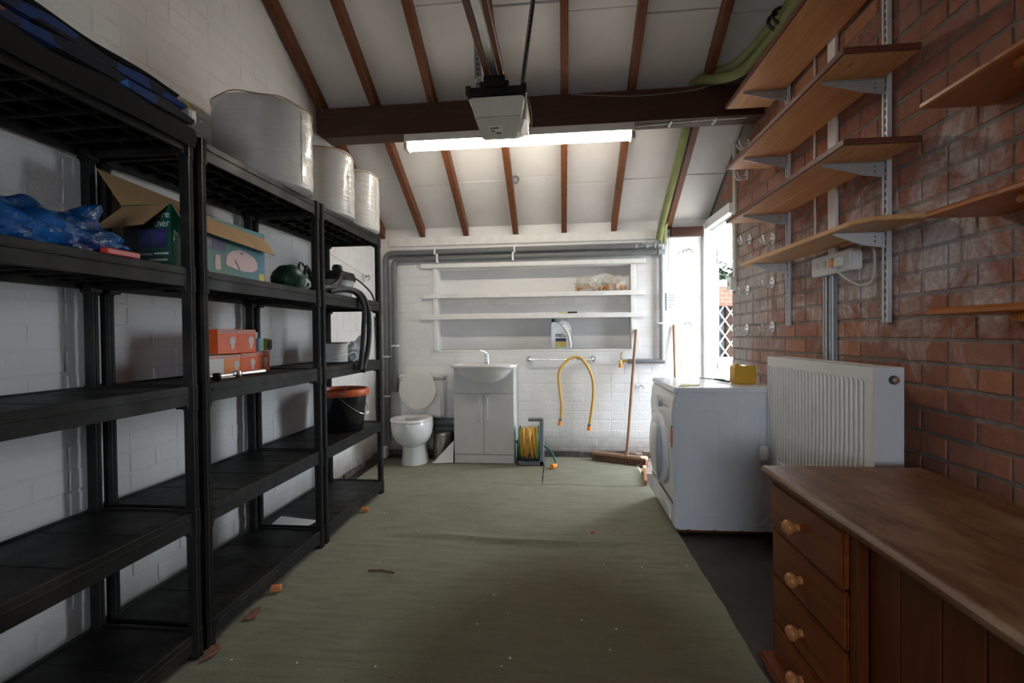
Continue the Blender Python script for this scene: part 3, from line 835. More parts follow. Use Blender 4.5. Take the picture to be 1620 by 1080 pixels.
tag(lump('plastic_bag', 'blue_bag', None, (-1.415, 1.18, zs3 + .030), (.130, .205, .088), 5, 72, 40, zs3 + .001, [((.1, .5, 1), .75, .16), ((.1, -.2, 1), .25, .3), ((.3, -.9, .7), .3, .3), ((.3, 1, .05), .22, .3)], rough=.13),
    'crumpled blue plastic bag on the nearest shelving unit', 'bag')
tag(MB().box(-1.285, -1.262, 1.235, 1.345, zs3 + .002, zs3 + .020).build('red_tray', 'red', bevel=.003), 'flat red plastic piece at the shelf edge beside the blue bag', 'plastic piece')

# open aquarium-filter carton
BX0, BX1, BY0, BY1, BZ0, BZ1 = -1.52, -1.335, 1.545, 2.075, zs3 + .001, 1.585
t = thing('open_carton', 'open green printed cardboard carton with brown flaps on the second shelf', 'box', ((BX0 + BX1) / 2, BY0, BZ0))
b = MB(); th = .004
b.box(BX0, BX1, BY0, BY1, BZ0, BZ0 + th)
b.build('carton_bottom', 'cardboard', t)
MB().box(BX1 - th, BX1, BY0, BY1, BZ0 + th, BZ1).build('carton_side', 'box_print', t)
MB().box(BX0, BX0 + th, BY0, BY1, BZ0 + th, BZ1).build('carton_side', 'cardboard', t)
MB().box(BX0 + th, BX1 - th, BY0, BY0 + th, BZ0 + th, BZ1).build('carton_end', 'box_green', t)
MB().box(BX0 + th, BX1 - th, BY1 - th, BY1, BZ0 + th, BZ1).build('carton_end', 'box_green', t)
def flap(p0, p1, q1, q0):
    n = (Vector(p1) - Vector(p0)).cross(Vector(q0) - Vector(p0)).normalized() * .003
    b = MB(); P = [Vector(p) for p in (p0, p1, q1, q0)]
    b.hull8(P, [p + n for p in P]); return b.build('flap', 'cardboard', t)
flap((BX1, BY0 + .01, BZ1), (BX1, BY1, BZ1 - .02), (BX1 + .040, BY1 + .02, BZ1 - .092), (BX1 + .038, BY0 + .02, BZ1 - .070))
flap((BX0, BY0, BZ1), (BX0, BY1, BZ1), (BX0 - .05, BY1 - .02, BZ1 + .09), (BX0 - .05, BY0 - .04, BZ1 + .115))
flap((BX0 + .005, BY0, BZ1 - .005), (BX1 - .005, BY0, BZ1), (BX1 - .035, BY0 - .075, BZ1 - .085), (BX0 - .035, BY0 - .080, BZ1 - .100))
flap((BX0 + .005, BY1, BZ1), (BX1 - .005, BY1, BZ1 - .01), (BX1 - .02, BY1 + .07, BZ1 - .07), (BX0 + .02, BY1 + .07, BZ1 - .06))
ex = BX1 + .0008
def print_x(nm, mat, y0, y1, z0, z1, k=0): MB().box(ex - .001, ex + k * .0004, y0, y1, z0, z1).build(nm, mat, t)
print_x('printed_photo', 'box_photo2', 1.665, 1.735, BZ0 + .105, BZ0 + .155)
print_x('printed_photo', 'box_photo', 1.745, 1.815, BZ0 + .102, BZ0 + .152)
pump = [(1.815, .060), (1.825, .095), (1.86, .118), (1.90, .128), (1.95, .122), (2.0, .108), (2.02, .085), (2.018, .062), (1.985, .045), (1.93, .040), (1.87, .045), (1.83, .050)]
MB().prism([(y, BZ0 + z) for y, z in pump], 'x', ex - .001, ex + .0006).build('printed_picture', 'box_pink', t)
MB().prism([(y, BZ0 + z) for y, z in [(1.755, .035), (1.757, .085), (1.785, .088), (1.788, .035), (1.78, .028), (1.762, .028)]], 'x', ex - .001, ex + .0006).build('printed_picture', 'box_pink', t)
MB().box(ex, ex + .0010, 1.905, 1.925, BZ0 + .112, BZ0 + .117).build('printed_picture', 'ink', t)
MB().tube([(ex, 1.87, BZ0 + .082), (ex, 1.885, BZ0 + .062), (ex, 1.90, BZ0 + .046)], .0025, 6).build('printed_picture', 'ink', t)
print_x('printed_label', 'yellow_card', 2.03, 2.068, BZ0 + .006, BZ0 + .045)
text(t, 'flow)', .026, (ex, 1.648, BZ0 + .072), (0, 1, 0), (0, 0, 1), 'box_ink')
text(t, '3c', .026, (ex, 1.553, BZ0 + .120), (0, 1, 0), (0, 0, 1), 'box_ink')
text(t, 'F', .026, (ex, 1.553, BZ0 + .098), (0, 1, 0), (0, 0, 1), 'box_ink')
ey = BY0 - .0008
MB().box(BX0 + .006, BX0 + .060, ey, ey + .001, BZ0 + .01, BZ0 + .16).build('printed_panel', 'box_navy', t)
for a, b_ in ((-1.452, -1.410), (-1.402, -1.350)):
    MB().box(a, b_, ey, ey + .001, BZ0 + .075, BZ0 + .140).build('printed_photo', 'box_photo', t)
text(t, 'ure', .036, (-1.338, ey, BZ0 + .178), (1, 0, 0), (0, 0, 1), 'box_ink', align='RIGHT')
text(t, 'ther', .036, (-1.338, ey, BZ0 + .148), (1, 0, 0), (0, 0, 1), 'box_ink', align='RIGHT')
for x0_, x1_, z_ in ((-1.455, -1.405, .050), (-1.398, -1.345, .052), (-1.42, -1.35, .030)): MB().box(x0_, x1_, ey, ey + .001, BZ0 + z_, BZ0 + z_ + .007).build('print_line', 'box_ink', t)

# green helmet-like hose pot and white jug with black flex
t = thing('green_hose_pot', 'dark green plastic garden sprayer body lying on the second shelf', 'sprayer', (-1.45, 2.46, zs3))
lump('body', 'dark_green', t, (-1.45, 2.46, zs3 + .065), (.085, .090, .085), 3, 32, 18, zs3 + .001, rough=.05)
MB().tube(arc((-1.375, 2.46, zs3 + .062), .07, 195, 350, 14, 'yz', .045), .009, 8).build('rib', 'dark_green', t, smooth=True)
MB().cyl((-1.44, 2.385, zs3 + .05), (-1.43, 2.345, zs3 + .058), .020, .013, 12).build('nozzle', 'dark_green', t, smooth=True)
t = thing('white_jug', 'small white plastic jug with looped black flex behind the shelf leg', 'jug', (-1.47, 2.60, zs3))
MB().lathe([(.050, 0), (.062, .01), (.064, .07), (.052, .10), (.030, .115), (.012, .118)], (-1.47, 2.60, zs3 + .001), 24).build('body', 'white_plastic', t, smooth=True)
MB().tube(spline([(-1.42, 2.66, zs3 + .03), (-1.41, 2.60, zs3 + .11), (-1.41, 2.53, zs3 + .165), (-1.41, 2.50, zs3 + .155), (-1.415, 2.50, zs3 + .09), (-1.42, 2.53, zs3 + .055)]), .006, 8).build('flex', 'black_rubber', t, smooth=True)
MB().tube(spline([(-1.40, 2.66, zs3 + .05), (-1.39, 2.58, zs3 + .125), (-1.39, 2.54, zs3 + .15), (-1.40, 2.53, zs3 + .10)]), .009, 8).build('flex', 'black_rubber', t, smooth=True)

# wet-and-dry vacuum on the far unit with hoses hanging down
t = thing('vacuum_cleaner', 'clear tub vacuum with black lid and black hoses hanging over the shelf', 'vacuum', (-1.50, 3.08, zs3))
MB().lathe([(.105, 0), (.112, .012), (.130, .120), (.134, .125), (.134, .130)], (-1.50, 3.08, zs3 + .001), 36).build('tub', 'tub', t, smooth=True)
MB().lathe([(.140, .128), (.142, .150), (.130, .180), (.085, .192), (.04, .194)], (-1.50, 3.08, zs3), 36).build('lid', 'black', t, smooth=True)
MB().lathe([(.030, .190), (.034, .215), (.026, .235), (.010, .238)], (-1.47, 3.07, zs3), 20).build('motor_knob', 'black_gloss', t, smooth=True)
MB().tube(spline([(-1.46, 3.06, zs3 + .21), (-1.39, 2.95, zs3 + .16), (-1.36, 2.84, zs3 + .09), (-1.37, 2.74, zs3 + .05), (-1.38, 2.66, zs3 + .03)]), .020, 10).build('hose', 'black_rubber', t, smooth=True)
MB().tube(spline([(-1.45, 3.10, zs3 + .20), (-1.39, 3.21, zs3 + .15), (-1.335, 3.28, zs3 + .08), (-1.30, 3.27, zs3 + .02), (-1.28, 3.22, zs3 + .003)]), .006, 8).build('power_cord', 'black_rubber', t, smooth=True)
MB().tube(spline([(-1.40, 2.60, zs3 + .025), (-1.36, 2.72, zs3 + .052), (-1.33, 2.86, zs3 + .060), (-1.27, 2.97, zs3 + .035), (-1.238, 3.01, zs3 - .06), (-1.235, 3.02, zs3 - .20), (-1.235, 2.985, zs3 - .34), (-1.235, 2.92, zs3 - .44)]), .0165, 12).build('hose', 'black_rubber', t, smooth=True)
MB().tube(spline([(-1.36, 2.74, zs3 + .03), (-1.32, 2.84, zs3 + .048), (-1.27, 2.91, zs3 + .03), (-1.237, 2.945, zs3 - .05), (-1.235, 2.93, zs3 - .20), (-1.235, 2.90, zs3 - .34), (-1.235, 2.87, zs3 - .445)]), .015, 12).build('hose', 'black_rubber', t, smooth=True)
MB().cyl((-1.235, 2.92, zs3 - .44), (-1.235, 2.912, zs3 - .46), .019, .017, 14).build('hose_end', 'black', t, smooth=True)

# light bulb cartons, tools, small boxes on the third shelf
zs2 = ZS[2] - .004
def bulb_poly(cy, z, s):
    pts = []
    for k in range(15):
        a = math.radians(-55 + 290 * k / 14); pts.append((cy + s * .5 * math.cos(a), z + s * .62 + s * .5 * math.sin(a)))
    pts += [(cy - s * .20, z - s * .35), (cy + s * .20, z - s * .35)]
    return pts
def bulb_box(label, x1, y0, y1, z0, h, mats, depth=.11):
    t = thing('bulb_carton', label, 'box', (x1 - depth / 2, (y0 + y1) / 2, z0), 'light bulb cartons on the shelf')
    MB().box(x1 - depth, x1, y0, y1, z0, z0 + h).build('carton', mats[0], t, bevel=.0015)
    n = len(mats); w = (y1 - y0) / n
    for i, mm in enumerate(mats):
        a, b_ = y0 + i * w, y0 + (i + 1) * w
        if i: MB().box(x1 - .001, x1 + .0006, a, b_ - .001, z0 + .002, z0 + h * .99).build('printed_face', mm, t)
        if mm != 'card_white':
            MB().prism(bulb_poly(b_ - w * .28, z0 + h * .30, h * .36), 'x', x1 - .001, x1 + .0016).build('printed_bulb', 'pale_bulb', t)
    MB().box(x1 - .001, x1 + .0010, y0 + .002, y1 - .002, z0 + h * .84, z0 + h * .97).build('printed_band', 'pink_band', t)
    for k in range(int((y1 - y0) / .014)):
        MB().box(x1, x1 + .0018, y0 + .005 + k * .014, y0 + .011 + k * .014, z0 + h * .87, z0 + h * .94).build('printed_mark', 'red', t)
    return t
bulb_box('white and orange bulb carton, lower left of the stack behind the spanner', -1.46, 1.852, 2.075, zs2 + .001, .092, ['card_white', 'bulb_amber'], .07)
bulb_box('orange bulb carton at the bottom of the stack, in its middle', -1.462, 2.080, 2.195, zs2 + .001, .096, ['bulb_orange'])
bulb_box('orange bulb carton at the right end of the bottom row', -1.49, 2.200, 2.345, zs2 + .001, .100, ['bulb_orange'])
bulb_box('orange bulb carton lying on top of the other two', -1.462, 1.93, 2.19, zs2 + .099, .108, ['bulb_orange', 'bulb_orange'])
zt = zs2 + .103
t = thing('small_carton', 'small teal and navy carton on top of the bulb cartons', 'box', (-1.50, 2.235, zt))
MB().box(-1.54, -1.468, 2.200, 2.262, zt, zt + .062).build('carton', 'teal_card', t, bevel=.001)
MB().box(-1.469, -1.4672, 2.200, 2.222, zt, zt + .062).build('printed_face', 'navy_card', t)
tag(MB().box(-1.55, -1.49, 2.21, 2.25, zt + .0625, zt + .092).build('card_packet', 'card_white', bevel=.001), 'tiny white packet standing on the teal carton', 'box')
t = thing('small_carton', 'yellow carton with an open clear end on top of the bulb cartons', 'box', (-1.52, 2.305, zt))
MB().obox((-1.53, 2.312, zt + .031), (.10, .068, .060), .25).build('carton', 'yellow_card', t, bevel=.001)
MB().obox((-1.478, 2.326, zt + .030), (.006, .052, .046), .25).build('end_window', 'navy_card', t)
# tools
t = thing('socket_wrench', 'chrome socket wrench lying in front of the bulb cartons', 'wrench', (-1.38, 1.95, zs2))
MB().tube([(-1.40, 1.77, zs2 + .012), (-1.385, 1.93, zs2 + .013)], .008, 10).build('shaft', 'steel', t, smooth=True)
MB().tube([(-1.385, 1.93, zs2 + .013), (-1.365, 2.10, zs2 + .014)], [.009, .012], 10).build('grip', 'steel', t, smooth=True)
MB().lathe([(.012, 0), (.021, .004), (.023, .014), (.020, .026), (.008, .030)], (-1.383, 1.935, zs2 + .001), 20).build('ratchet_head', 'chrome', t, smooth=True)
t = thing('ring_spanner', 'dark steel ring spanner at the near end of the third shelf', 'wrench', (-1.33, 1.80, zs2))
MB().tube([(-1.36, 1.76, zs2 + .009), (-1.34, 1.86, zs2 + .009)], .007, 8, flat=.6).build('shaft', 'zinc', t, smooth=True)
MB().tube(arc((-1.367, 1.735, zs2 + .012), .018, 0, 350, 16, 'xy'), .008, 8, closed=True).build('ring', 'zinc', t, smooth=True)
tag(MB().lathe([(.014, 0), (.015, .002), (.015, .03), (.011, .032)], (-1.335, 1.755, zs2 + .001), 14).build('socket', 'black_gloss', smooth=True), 'black socket bit beside the ring spanner', 'tool')

# cable spool and clear bag on the far unit
t = thing('cable_spool', 'white cable spool on the third shelf of the farthest unit', 'spool', (-1.46, 2.98, zs2))
c = (-1.46, 3.0, zs2 + .001)
MB().lathe([(.085, 0), (.085, .006)], c, 32).build('flange', 'black', t)
MB().lathe([(.085, .125), (.085, .131)], c, 32).build('flange', 'black', t)
b = MB(); prof = []
for k in range(17): prof += [(.078 + (.003 if k % 2 else 0), .006 + .119 * k / 16)]
b.lathe(prof, c, 32).build('cable_winding', 'white_plastic', t, smooth=True)
MB().tube(spline([(-1.39, 3.03, zs2 + .05), (-1.36, 3.07, zs2 + .065), (-1.345, 3.09, zs2 + .03), (-1.36, 3.05, zs2 + .006)]), .003, 6).build('cable_end', 'white_plastic', t)
t = thing('clear_bag', 'crumpled clear plastic bag with blue bits at the end of the third shelf', 'bag', (-1.40, 3.20, zs2))
lump('bag', 'clear_blue', t, (-1.41, 3.20, zs2 + .05), (.075, .085, .085), 9, 40, 24, zs2 + .001, [((.2, .5, 1), .5, .3)], rough=.2)
tag(MB().box(-1.55, -1.46, 3.24, 3.30, zs2 + .001, zs2 + .075).build('clear_tub', 'tub', bevel=.004), 'small clear plastic tub beside the clear bag', 'tub')

# bucket
zs1 = ZS[1] - .004
t = thing('bucket', 'black plastic bucket with orange rim on the farthest shelving unit', 'bucket', (-1.425, 3.035, zs1))
bc = (-1.425, 3.035, zs1 + .001)
MB().lathe([(.118, 0), (.124, .006), (.150, .235), (.146, .235), (.120, .012), (.02, .010)], bc, 40).build('body', 'black_gloss', t, smooth=True)
MB().lathe([(.149, .225), (.160, .222), (.166, .232), (.167, .255), (.160, .266), (.150, .264), (.146, .245)], bc, 40, cap0=False, cap1=False).build('rim', 'orange_rim', t, smooth=True)
hp = [(bc[0] + .150 * math.cos(math.radians(a)), bc[1] + .150 * math.sin(math.radians(a)), bc[2] + .215 - .115 * math.sin(math.radians((a + 75) / 150 * 180)) ) for a in range(-75, 76, 6)]
hp = [(p[0] + .006, p[1], p[2]) for p in hp]
MB().tube(hp, .0028, 6).build('handle_wire', 'chrome', t, smooth=True)
MB().tube([hp[11], hp[12], hp[13], hp[14], hp[15]], .010, 10).build('handle_grip', 'white_plastic', t, smooth=True)

# paper on the lowest shelf
b = MB(); z0 = ZS[0] - .0035; b2 = [(-1.585, 2.475), (-1.375, 2.472), (-1.36, 2.555), (-1.42, 2.565), (-1.60, 2.60)]
b.prism(b2, 'z', z0, z0 + .003)
tag(b.build('paper_sheet', 'paper'), 'loose white sheet of paper on the lowest shelf', 'paper')

# floor litter by the shelving
for (x, y, l) in ((-1.245, 1.975, 'orange foam plug on the carpet below the middle shelving unit'), (-1.245, 2.93, 'orange foam plug on the carpet below the farthest shelving unit')):
    tag(MB().cyl((x - .02, y - .006, .028), (x + .02, y + .008, .028), .0155, .0155, 18).build('foam_plug', 'foam_orange', smooth=True, bevel=.003), l, 'plug', 'foam plugs by the shelving')
def scrap(cx, cy, r, seed, label):
    rnd = random.Random(seed); poly = [(cx + r * rnd.uniform(.6, 1.2) * math.cos(a) * .8, cy + r * rnd.uniform(.6, 1.2) * math.sin(a) * 1.3) for a in [2 * math.pi * k / 12 for k in range(12)]]
    b = MB().prism(poly, 'z', .0135, .021); tag(b.build('coir_scrap', 'coir', bevel=.002), label, 'mat scrap', 'brown mat scraps')
scrap(-1.235, 1.80, .038, 4, 'ragged brown mat scrap on the carpet under the middle shelving unit')
scrap(-1.235, 1.57, .036, 8, 'ragged brown mat scrap at the foot of the two nearest shelf legs')

# ---------------------------------------------------------------- toilet
t = thing('toilet', 'white close-coupled toilet with the lid up beside the shelving', 'toilet', (-1.285, 4.1, 0))
def ell(cx, cy, rx, ryf, ryb, z, n=40, sq=1.0):
    out = []
    for k in range(n):
        a = 2 * math.pi * k / n; s, c = math.sin(a), math.cos(a)
        out.append((cx + rx * math.copysign(abs(c) ** sq, c), cy + (ryb if s > 0 else ryf) * s, z))
    return out
TX = -1.287; FZ = .0135
MB().loft([ell(TX, 4.12, .114, .135, .20, FZ), ell(TX, 4.12, .112, .132, .20, .03), ell(TX, 4.11, .103, .115, .20, .09), ell(TX, 4.10, .096, .110, .21, .16), ell(TX, 4.09, .100, .130, .22, .215)]).build('pedestal', 'ceramic', t, smooth=True)
MB().loft([ell(TX, 4.09, .085, .115, .21, .172), ell(TX, 4.085, .118, .160, .22, .195), ell(TX, 4.075, .148, .198, .22, .235), ell(TX, 4.065, .167, .218, .22, .285), ell(TX, 4.06, .175, .227, .23, .34), ell(TX, 4.06, .174, .228, .23, .385), ell(TX, 4.06, .172, .225, .23, .395),
           ell(TX, 4.05, .125, .165, .13, .395), ell(TX, 4.05, .115, .150, .12, .36), ell(TX, 4.06, .08, .10, .08, .27), ell(TX, 4.07, .04, .05, .04, .24)]).build('bowl', 'ceramic', t, smooth=True)
MB().loft([ell(TX, 4.05, .174, .226, .175, .397), ell(TX, 4.05, .178, .231, .18, .405), ell(TX, 4.05, .174, .226, .178, .417), ell(TX, 4.05, .150, .200, .15, .421), ell(TX, 4.045, .112, .152, .11, .413), ell(TX, 4.045, .110, .150, .108, .398)], closed=True).build('seat', 'seat', t, smooth=True)
MB().box(-1.455, -1.06, 4.235, 4.405, .385, .735).build('cistern_core', 'ceramic', t, bevel=.02, seg=3, smooth=True).name = 'cistern'
MB().box(-1.462, -1.048, 4.225, 4.41, .737, .772).build('cistern_lid', 'ceramic', t, bevel=.012, seg=2, smooth=True)
MB().lathe([(.022, 0), (.020, .008)], (-1.255, 4.31, .772), 20).build('flush_button', 'chrome', t, smooth=True)
# raised lid leaning on the cistern
tilt = math.radians(9); lidpts = []
def lidring(k, off):
    out = []
    for i in range(40):
        a = 2 * math.pi * i / 40; s, c = math.sin(a), math.cos(a)
        u = .172 * k * c * (1 if s > 0 else .96 + .04 * (1 + s)); w = (.195 if s > 0 else .17) * k * s + .205
        w = max(w, .03)
        out.append((TX + .005 + u, 4.195 + off * math.cos(tilt) + w * math.sin(tilt) * .45, .425 + w * math.cos(tilt)))
    return out
MB().loft([lidring(.96, -.010), lidring(1.0, -.004), lidring(1.0, .004), lidring(.95, .009)]).build('lid', 'seat', t, smooth=True)
for sx in (-.065, .065):
    MB().cyl((TX + sx - .012, 4.20, .428), (TX + sx + .012, 4.20, .428), .009, n=12).build('hinge', 'chrome', t, smooth=True)
    MB().lathe([(.006, 0), (.005, .003)], (TX + sx, 4.186, .470), 10, 'y').build('lid_stud', 'white_plastic', t)
MB().lathe([(.010, 0), (.012, .006), (.006, .010)], (TX + .17, 4.10, FZ), 12).build('bolt_cap', 'white_plastic', t)

# vanity unit with basin
VX0, VX1, VY0, VY1 = -.932, -.408, 4.11, 4.405
t = thing('vanity_unit', 'pale grey two-door vanity cabinet with a white basin on the back wall', 'cabinet', ((VX0 + VX1) / 2, 4.25, 0))
MB().box(VX0, VX1, VY0 + .018, VY1, FZ, .845).build('carcass', 'cabinet', t)
MB().box(VX0 + .002, VX1 - .002, VY0, VY0 + .017, .618, .843).build('fascia', 'cabinet', t, bevel=.0015)
MB().box(VX0 + .002, VX1 - .002, VY0 + .004, VY0 + .017, FZ, .088).build('plinth', 'cabinet', t, bevel=.0015)
vm = (VX0 + VX1) / 2
for a, b_, hx in ((VX0 + .002, vm - .002, vm - .036), (vm + .002, VX1 - .002, vm + .036)):
    dr = MB().box(a, b_, VY0, VY0 + .017, .092, .613).build('door', 'cabinet', t, bevel=.0015)
    MB().tube([(hx, VY0, .580), (hx, VY0 - .022, .570), (hx, VY0 - .026, .545), (hx, VY0 - .026, .42), (hx, VY0 - .022, .395), (hx, VY0, .385)], .006, 8).build('handle', 'hook_metal', dr, smooth=True)
# basin: flat rim plus a belly swelling out of the front
bcx = vm
rim = []
def bas(rx, yb, yf, z, n=48):
    out = []
    for k in range(n):
        a = 2 * math.pi * k / n; s, c = math.sin(a), math.cos(a)
        if s >= 0: out.append((bcx + rx * math.copysign(abs(c) ** .35, c), 4.13 + (yb - 4.13) * abs(s) ** .35, z))
        else: out.append((bcx + rx * math.copysign(abs(c) ** .85, c), 4.13 + (4.13 - yf) * s, z))
    return out
MB().loft([bas(.06, 4.16, 4.10, .705), bas(.13, 4.18, 4.07, .722), bas(.19, 4.2, 4.03, .755), bas(.235, 4.22, 4.00, .80), bas(.262, 4.25, 3.985, .835), bas(.285, 4.405, 3.975, .842), bas(.288, 4.405, 3.968, .856), bas(.284, 4.405, 3.972, .866),
           bas(.262, 4.29, 4.0, .862), bas(.245, 4.27, 4.015, .845), bas(.18, 4.24, 4.06, .785), bas(.06, 4.18, 4.10, .76)]).build('basin', 'ceramic', t, smooth=True)
tp = MB().lathe([(.026, 0), (.024, .006), (.022, .05), (.024, .055), (.020, .085), (.008, .095)], (-.672, 4.335, .864), 20).build('tap', 'chrome', t, smooth=True)
MB().tube([(-.672, 4.33, .905), (-.672, 4.28, .915), (-.672, 4.235, .905)], [.014, .013, .012], 12).build('spout', 'chrome', tp, smooth=True)
MB().tube([(-.672, 4.335, .955), (-.70, 4.30, .975), (-.725, 4.27, .985)], [.011, .009, .006], 10).build('lever', 'chrome', tp, smooth=True)

# pedal bin, paper, soil pipe
t = thing('pedal_bin', 'small brushed steel pedal bin between the toilet and the vanity unit', 'bin', (-1.075, 4.27, 0))
MB().lathe([(.082, FZ), (.084, .02), (.084, .225)], (-1.075, 4.27, 0), 32).build('body', 'steel', t, smooth=True)
MB().lathe([(.087, .226), (.087, .238), (.075, .252), (.03, .260)], (-1.075, 4.27, 0), 32).build('lid', 'steel', t, smooth=True)
MB().box(-1.105, -1.06, 4.165, 4.20, FZ, .028).build('pedal', 'black', t, bevel=.003)
MB().box(-1.0, -.985, 4.26, 4.34, .05, .24).build('rear_hinge', 'black', t, bevel=.003)
b = MB(); b.hull8([(-1.125, 4.10, .0135), (-1.09, 4.085, .0135), (-.945, 4.12, .0135), (-.95, 4.145, .0135)], [(-1.12, 4.105, .016), (-1.08, 4.09, .030), (-.945, 4.155, .20), (-.955, 4.165, .18)])
tag(b.build('paper_sheet', 'paper'), 'bent white paper sheet leaning in front of the pedal bin', 'paper')
t = thing('soil_pipe', 'dark grey waste pipe running along the wall behind the pedal bin', 'pipe', (-1.02, 4.35, .27))
MB().cyl((-1.20, 4.355, .325), (-.935, 4.355, .325), .036, n=20).build('pipe', 'grey_pipe', t, smooth=True)
MB().cyl((-1.20, 4.36, .262), (-.935, 4.36, .262), .022, n=16).build('pipe', 'grey_pipe', t, smooth=True)
MB().cyl((-.985, 4.355, .325), (-.965, 4.355, .325), .040, n=20).build('collar', 'grey_pipe_light', t, smooth=True)

# ---------------------------------------------------------------- grey pipework on the back wall
PY = 4.385
t = thing('pipework', 'upper grey waste pipe along the top of the back wall and down by the shelving', 'pipe', (-.4, PY, .17))
MB().tube([(-1.625, PY, .12), (-1.625, PY, 1.80)] + arc((-1.565, PY, 1.828), .06, 180, 90, 6) + [(.72, PY, 1.895)], .027, 14).build('pipe', 'grey_pipe', t, smooth=True)
MB().tube([(.69, PY, 1.895), (.86, PY, 1.897)], .019, 12).build('pipe_end', 'grey_pipe_light', t, smooth=True)
for x in (.67, .76, .83): MB().cyl((x - .010, PY, 1.896), (x + .010, PY, 1.896), .030, n=16).build('coupling', 'grey_pipe_light', t, smooth=True)
for (x, z) in ((-.415, 1.895), (-1.15, 1.895)): MB().box(x - .008, x + .008, PY - .032, PY + .034, z - .034, z + .032).build('clip', 'white_plastic', t, bevel=.004)
for z in (.55, .92): MB().box(-1.657, -1.593, PY - .032, PY + .034, z, z + .016).build('clip', 'white_plastic', t, bevel=.003)
t = thing('pipework', 'lower grey waste pipe just under the top one on the back wall', 'pipe', (-.3, PY, .64))
MB().tube([(-1.545, PY, .62), (-1.545, PY, 1.75)] + arc((-1.495, PY, 1.778), .05, 180, 90, 6) + [(.85, PY, 1.836)], .025, 14).build('pipe', 'grey_pipe', t, smooth=True)
for x in (-1.13, -.43): MB().box(x - .009, x + .009, PY - .030, PY + .034, 1.79, 1.87).build('clip', 'white_plastic', t, bevel=.004)
MB().box(-1.575, -1.515, PY - .030, PY + .034, 1.02, 1.036).build('clip', 'white_plastic', t, bevel=.003)
MB().cyl((-1.545, PY, .60), (-1.545, PY, .76), .030, n=16).build('socket', 'grey_pipe', t, smooth=True)
t = thing('pipework', 'grey pipe dropping down the back wall to the brass tap', 'pipe', (.75, PY, .86))
MB().tube([(.888, PY, 1.91), (.888, PY, .878)], .024, 14).build('pipe', 'grey_pipe_light', t, smooth=True)
MB().tube([(.905, PY, .872), (.585, PY, .872)], .022, 14).build('pipe', 'grey_pipe', t, smooth=True)
MB().tube([(.855, PY, 1.893), (.888, PY, 1.893), (.888, PY, 1.95)], .028, 14).build('elbow', 'grey_pipe_light', t, smooth=True)
MB().tube([(.856, PY, 1.835), (.91, PY, 1.835)], .029, 14).build('tee', 'grey_pipe_light', t, smooth=True)
MB().box(.850, .926, PY - .028, PY + .034, 1.200, 1.214).build('clip', 'white_plastic', t, bevel=.003)
t = thing('wall_tap', 'small brass tap at the end of the grey pipe', 'tap', (.535, PY, .84))
MB().tube([(.586, PY, .875), (.535, PY, .875), (.520, PY - .03, .875), (.520, PY - .04, .845)], [.014, .014, .013, .011], 12).build('body', 'brass', t, smooth=True)
MB().lathe([(.018, 0), (.020, .01), (.016, .022)], (.520, PY - .04, .822), 14).build('hose_connector', 'orange', t, smooth=True)
MB().tube([(.528, PY - .005, .885), (.530, PY - .01, .925), (.535, PY - .02, .955)], [.004, .004, .006], 8).build('lever', 'brass', t, smooth=True)

# towel rail, hanging hose
t = thing('towel_rail', 'chrome towel rail with round ends on the back wall', 'rail', (0, 4.40, .89))
MB().cyl((-.29, 4.365, .893), (.29, 4.365, .893), .006, n=12).build('bar', 'chrome', t, smooth=True)
for x in (-.288, .288):
    MB().lathe([(.030, 0), (.032, -.008), (.024, -.018), (.024, -.03), (.028, -.045), (.018, -.058), (.004, -.060)], (x, 4.418, .893), 20, 'y').build('end_mount', 'chrome', t, smooth=True)
MB().box(-.128, -.108, 4.352, 4.378, .884, .902).build('clip', 'white_plastic', t, bevel=.003)
t = thing('hanging_hose', 'yellow garden hose length draped over the towel rail', 'hose', (.13, 4.36, .30))
hp = [(-.009, .348), (-.003, .487), (-.018, .626), (-.025, .752), (.004, .828), (.067, .892), (.13, .911), (.192, .882), (.253, .783), (.279, .676), (.278, .551), (.262, .425), (.246, .305)]
yo = [4.36, 4.355, 4.35, 4.345, 4.345, 4.352, 4.362, 4.352, 4.345, 4.345, 4.35, 4.355, 4.36]
MB().tube(spline([(x, y, z + .004) for (x, z), y in zip(hp, yo)], 6), .012, 12).build('hose', 'yellow_hose', t, smooth=True)
for (x, z, dx) in ((-.010, .352, -.012), (.245, .308, -.004)):
    MB().cyl((x, 4.36, z + .01), (x + dx * .4, 4.36, z - .012), .014, .017, 14).build('collar', 'reel_grey', t, smooth=True)
    MB().cyl((x + dx * .4, 4.36, z - .012), (x + dx, 4.36, z - .050), .018, .021, 14).build('connector', 'orange', t, smooth=True)

# hose reel
t = thing('hose_reel', 'grey and green hose reel wound with yellow hose beside the vanity unit', 'hose reel', (-.265, 4.13, 0))
F2 = .0135
MB().box(-.375, -.150, 4.05, 4.085, F2, .055).build('base_bar', 'reel_grey', t, bevel=.006)
MB().box(-.375, -.150, 4.20, 4.235, F2, .055).build('base_bar', 'reel_grey', t, bevel=.006)
b = MB(); b.prism([(4.05, F2), (4.235, F2), (4.235, .06), (4.17, .38), (4.115, .38), (4.05, .06)], 'x', -.190, -.155); b.build('side_frame', 'reel_grey', t, bevel=.004)
MB().box(-.288, -.156, 4.12, 4.165, .378, .402).build('carry_handle', 'reel_grey', t, bevel=.005)
b = MB(); b.prism([(4.06, F2), (4.225, F2), (4.225, .05), (4.165, .22), (4.12, .22), (4.06, .05)], 'x', -.385, -.372); b.build('side_frame', 'black', t, bevel=.003)
rc = (4.142, .195)
for x0, x1 in ((-.366, -.358), (-.206, -.198)):
    MB().lathe([(.145, x0), (.145, x1)], (0, rc[0], rc[1]), 36, 'x').build('flange', 'reel_green', t, bevel=.002)
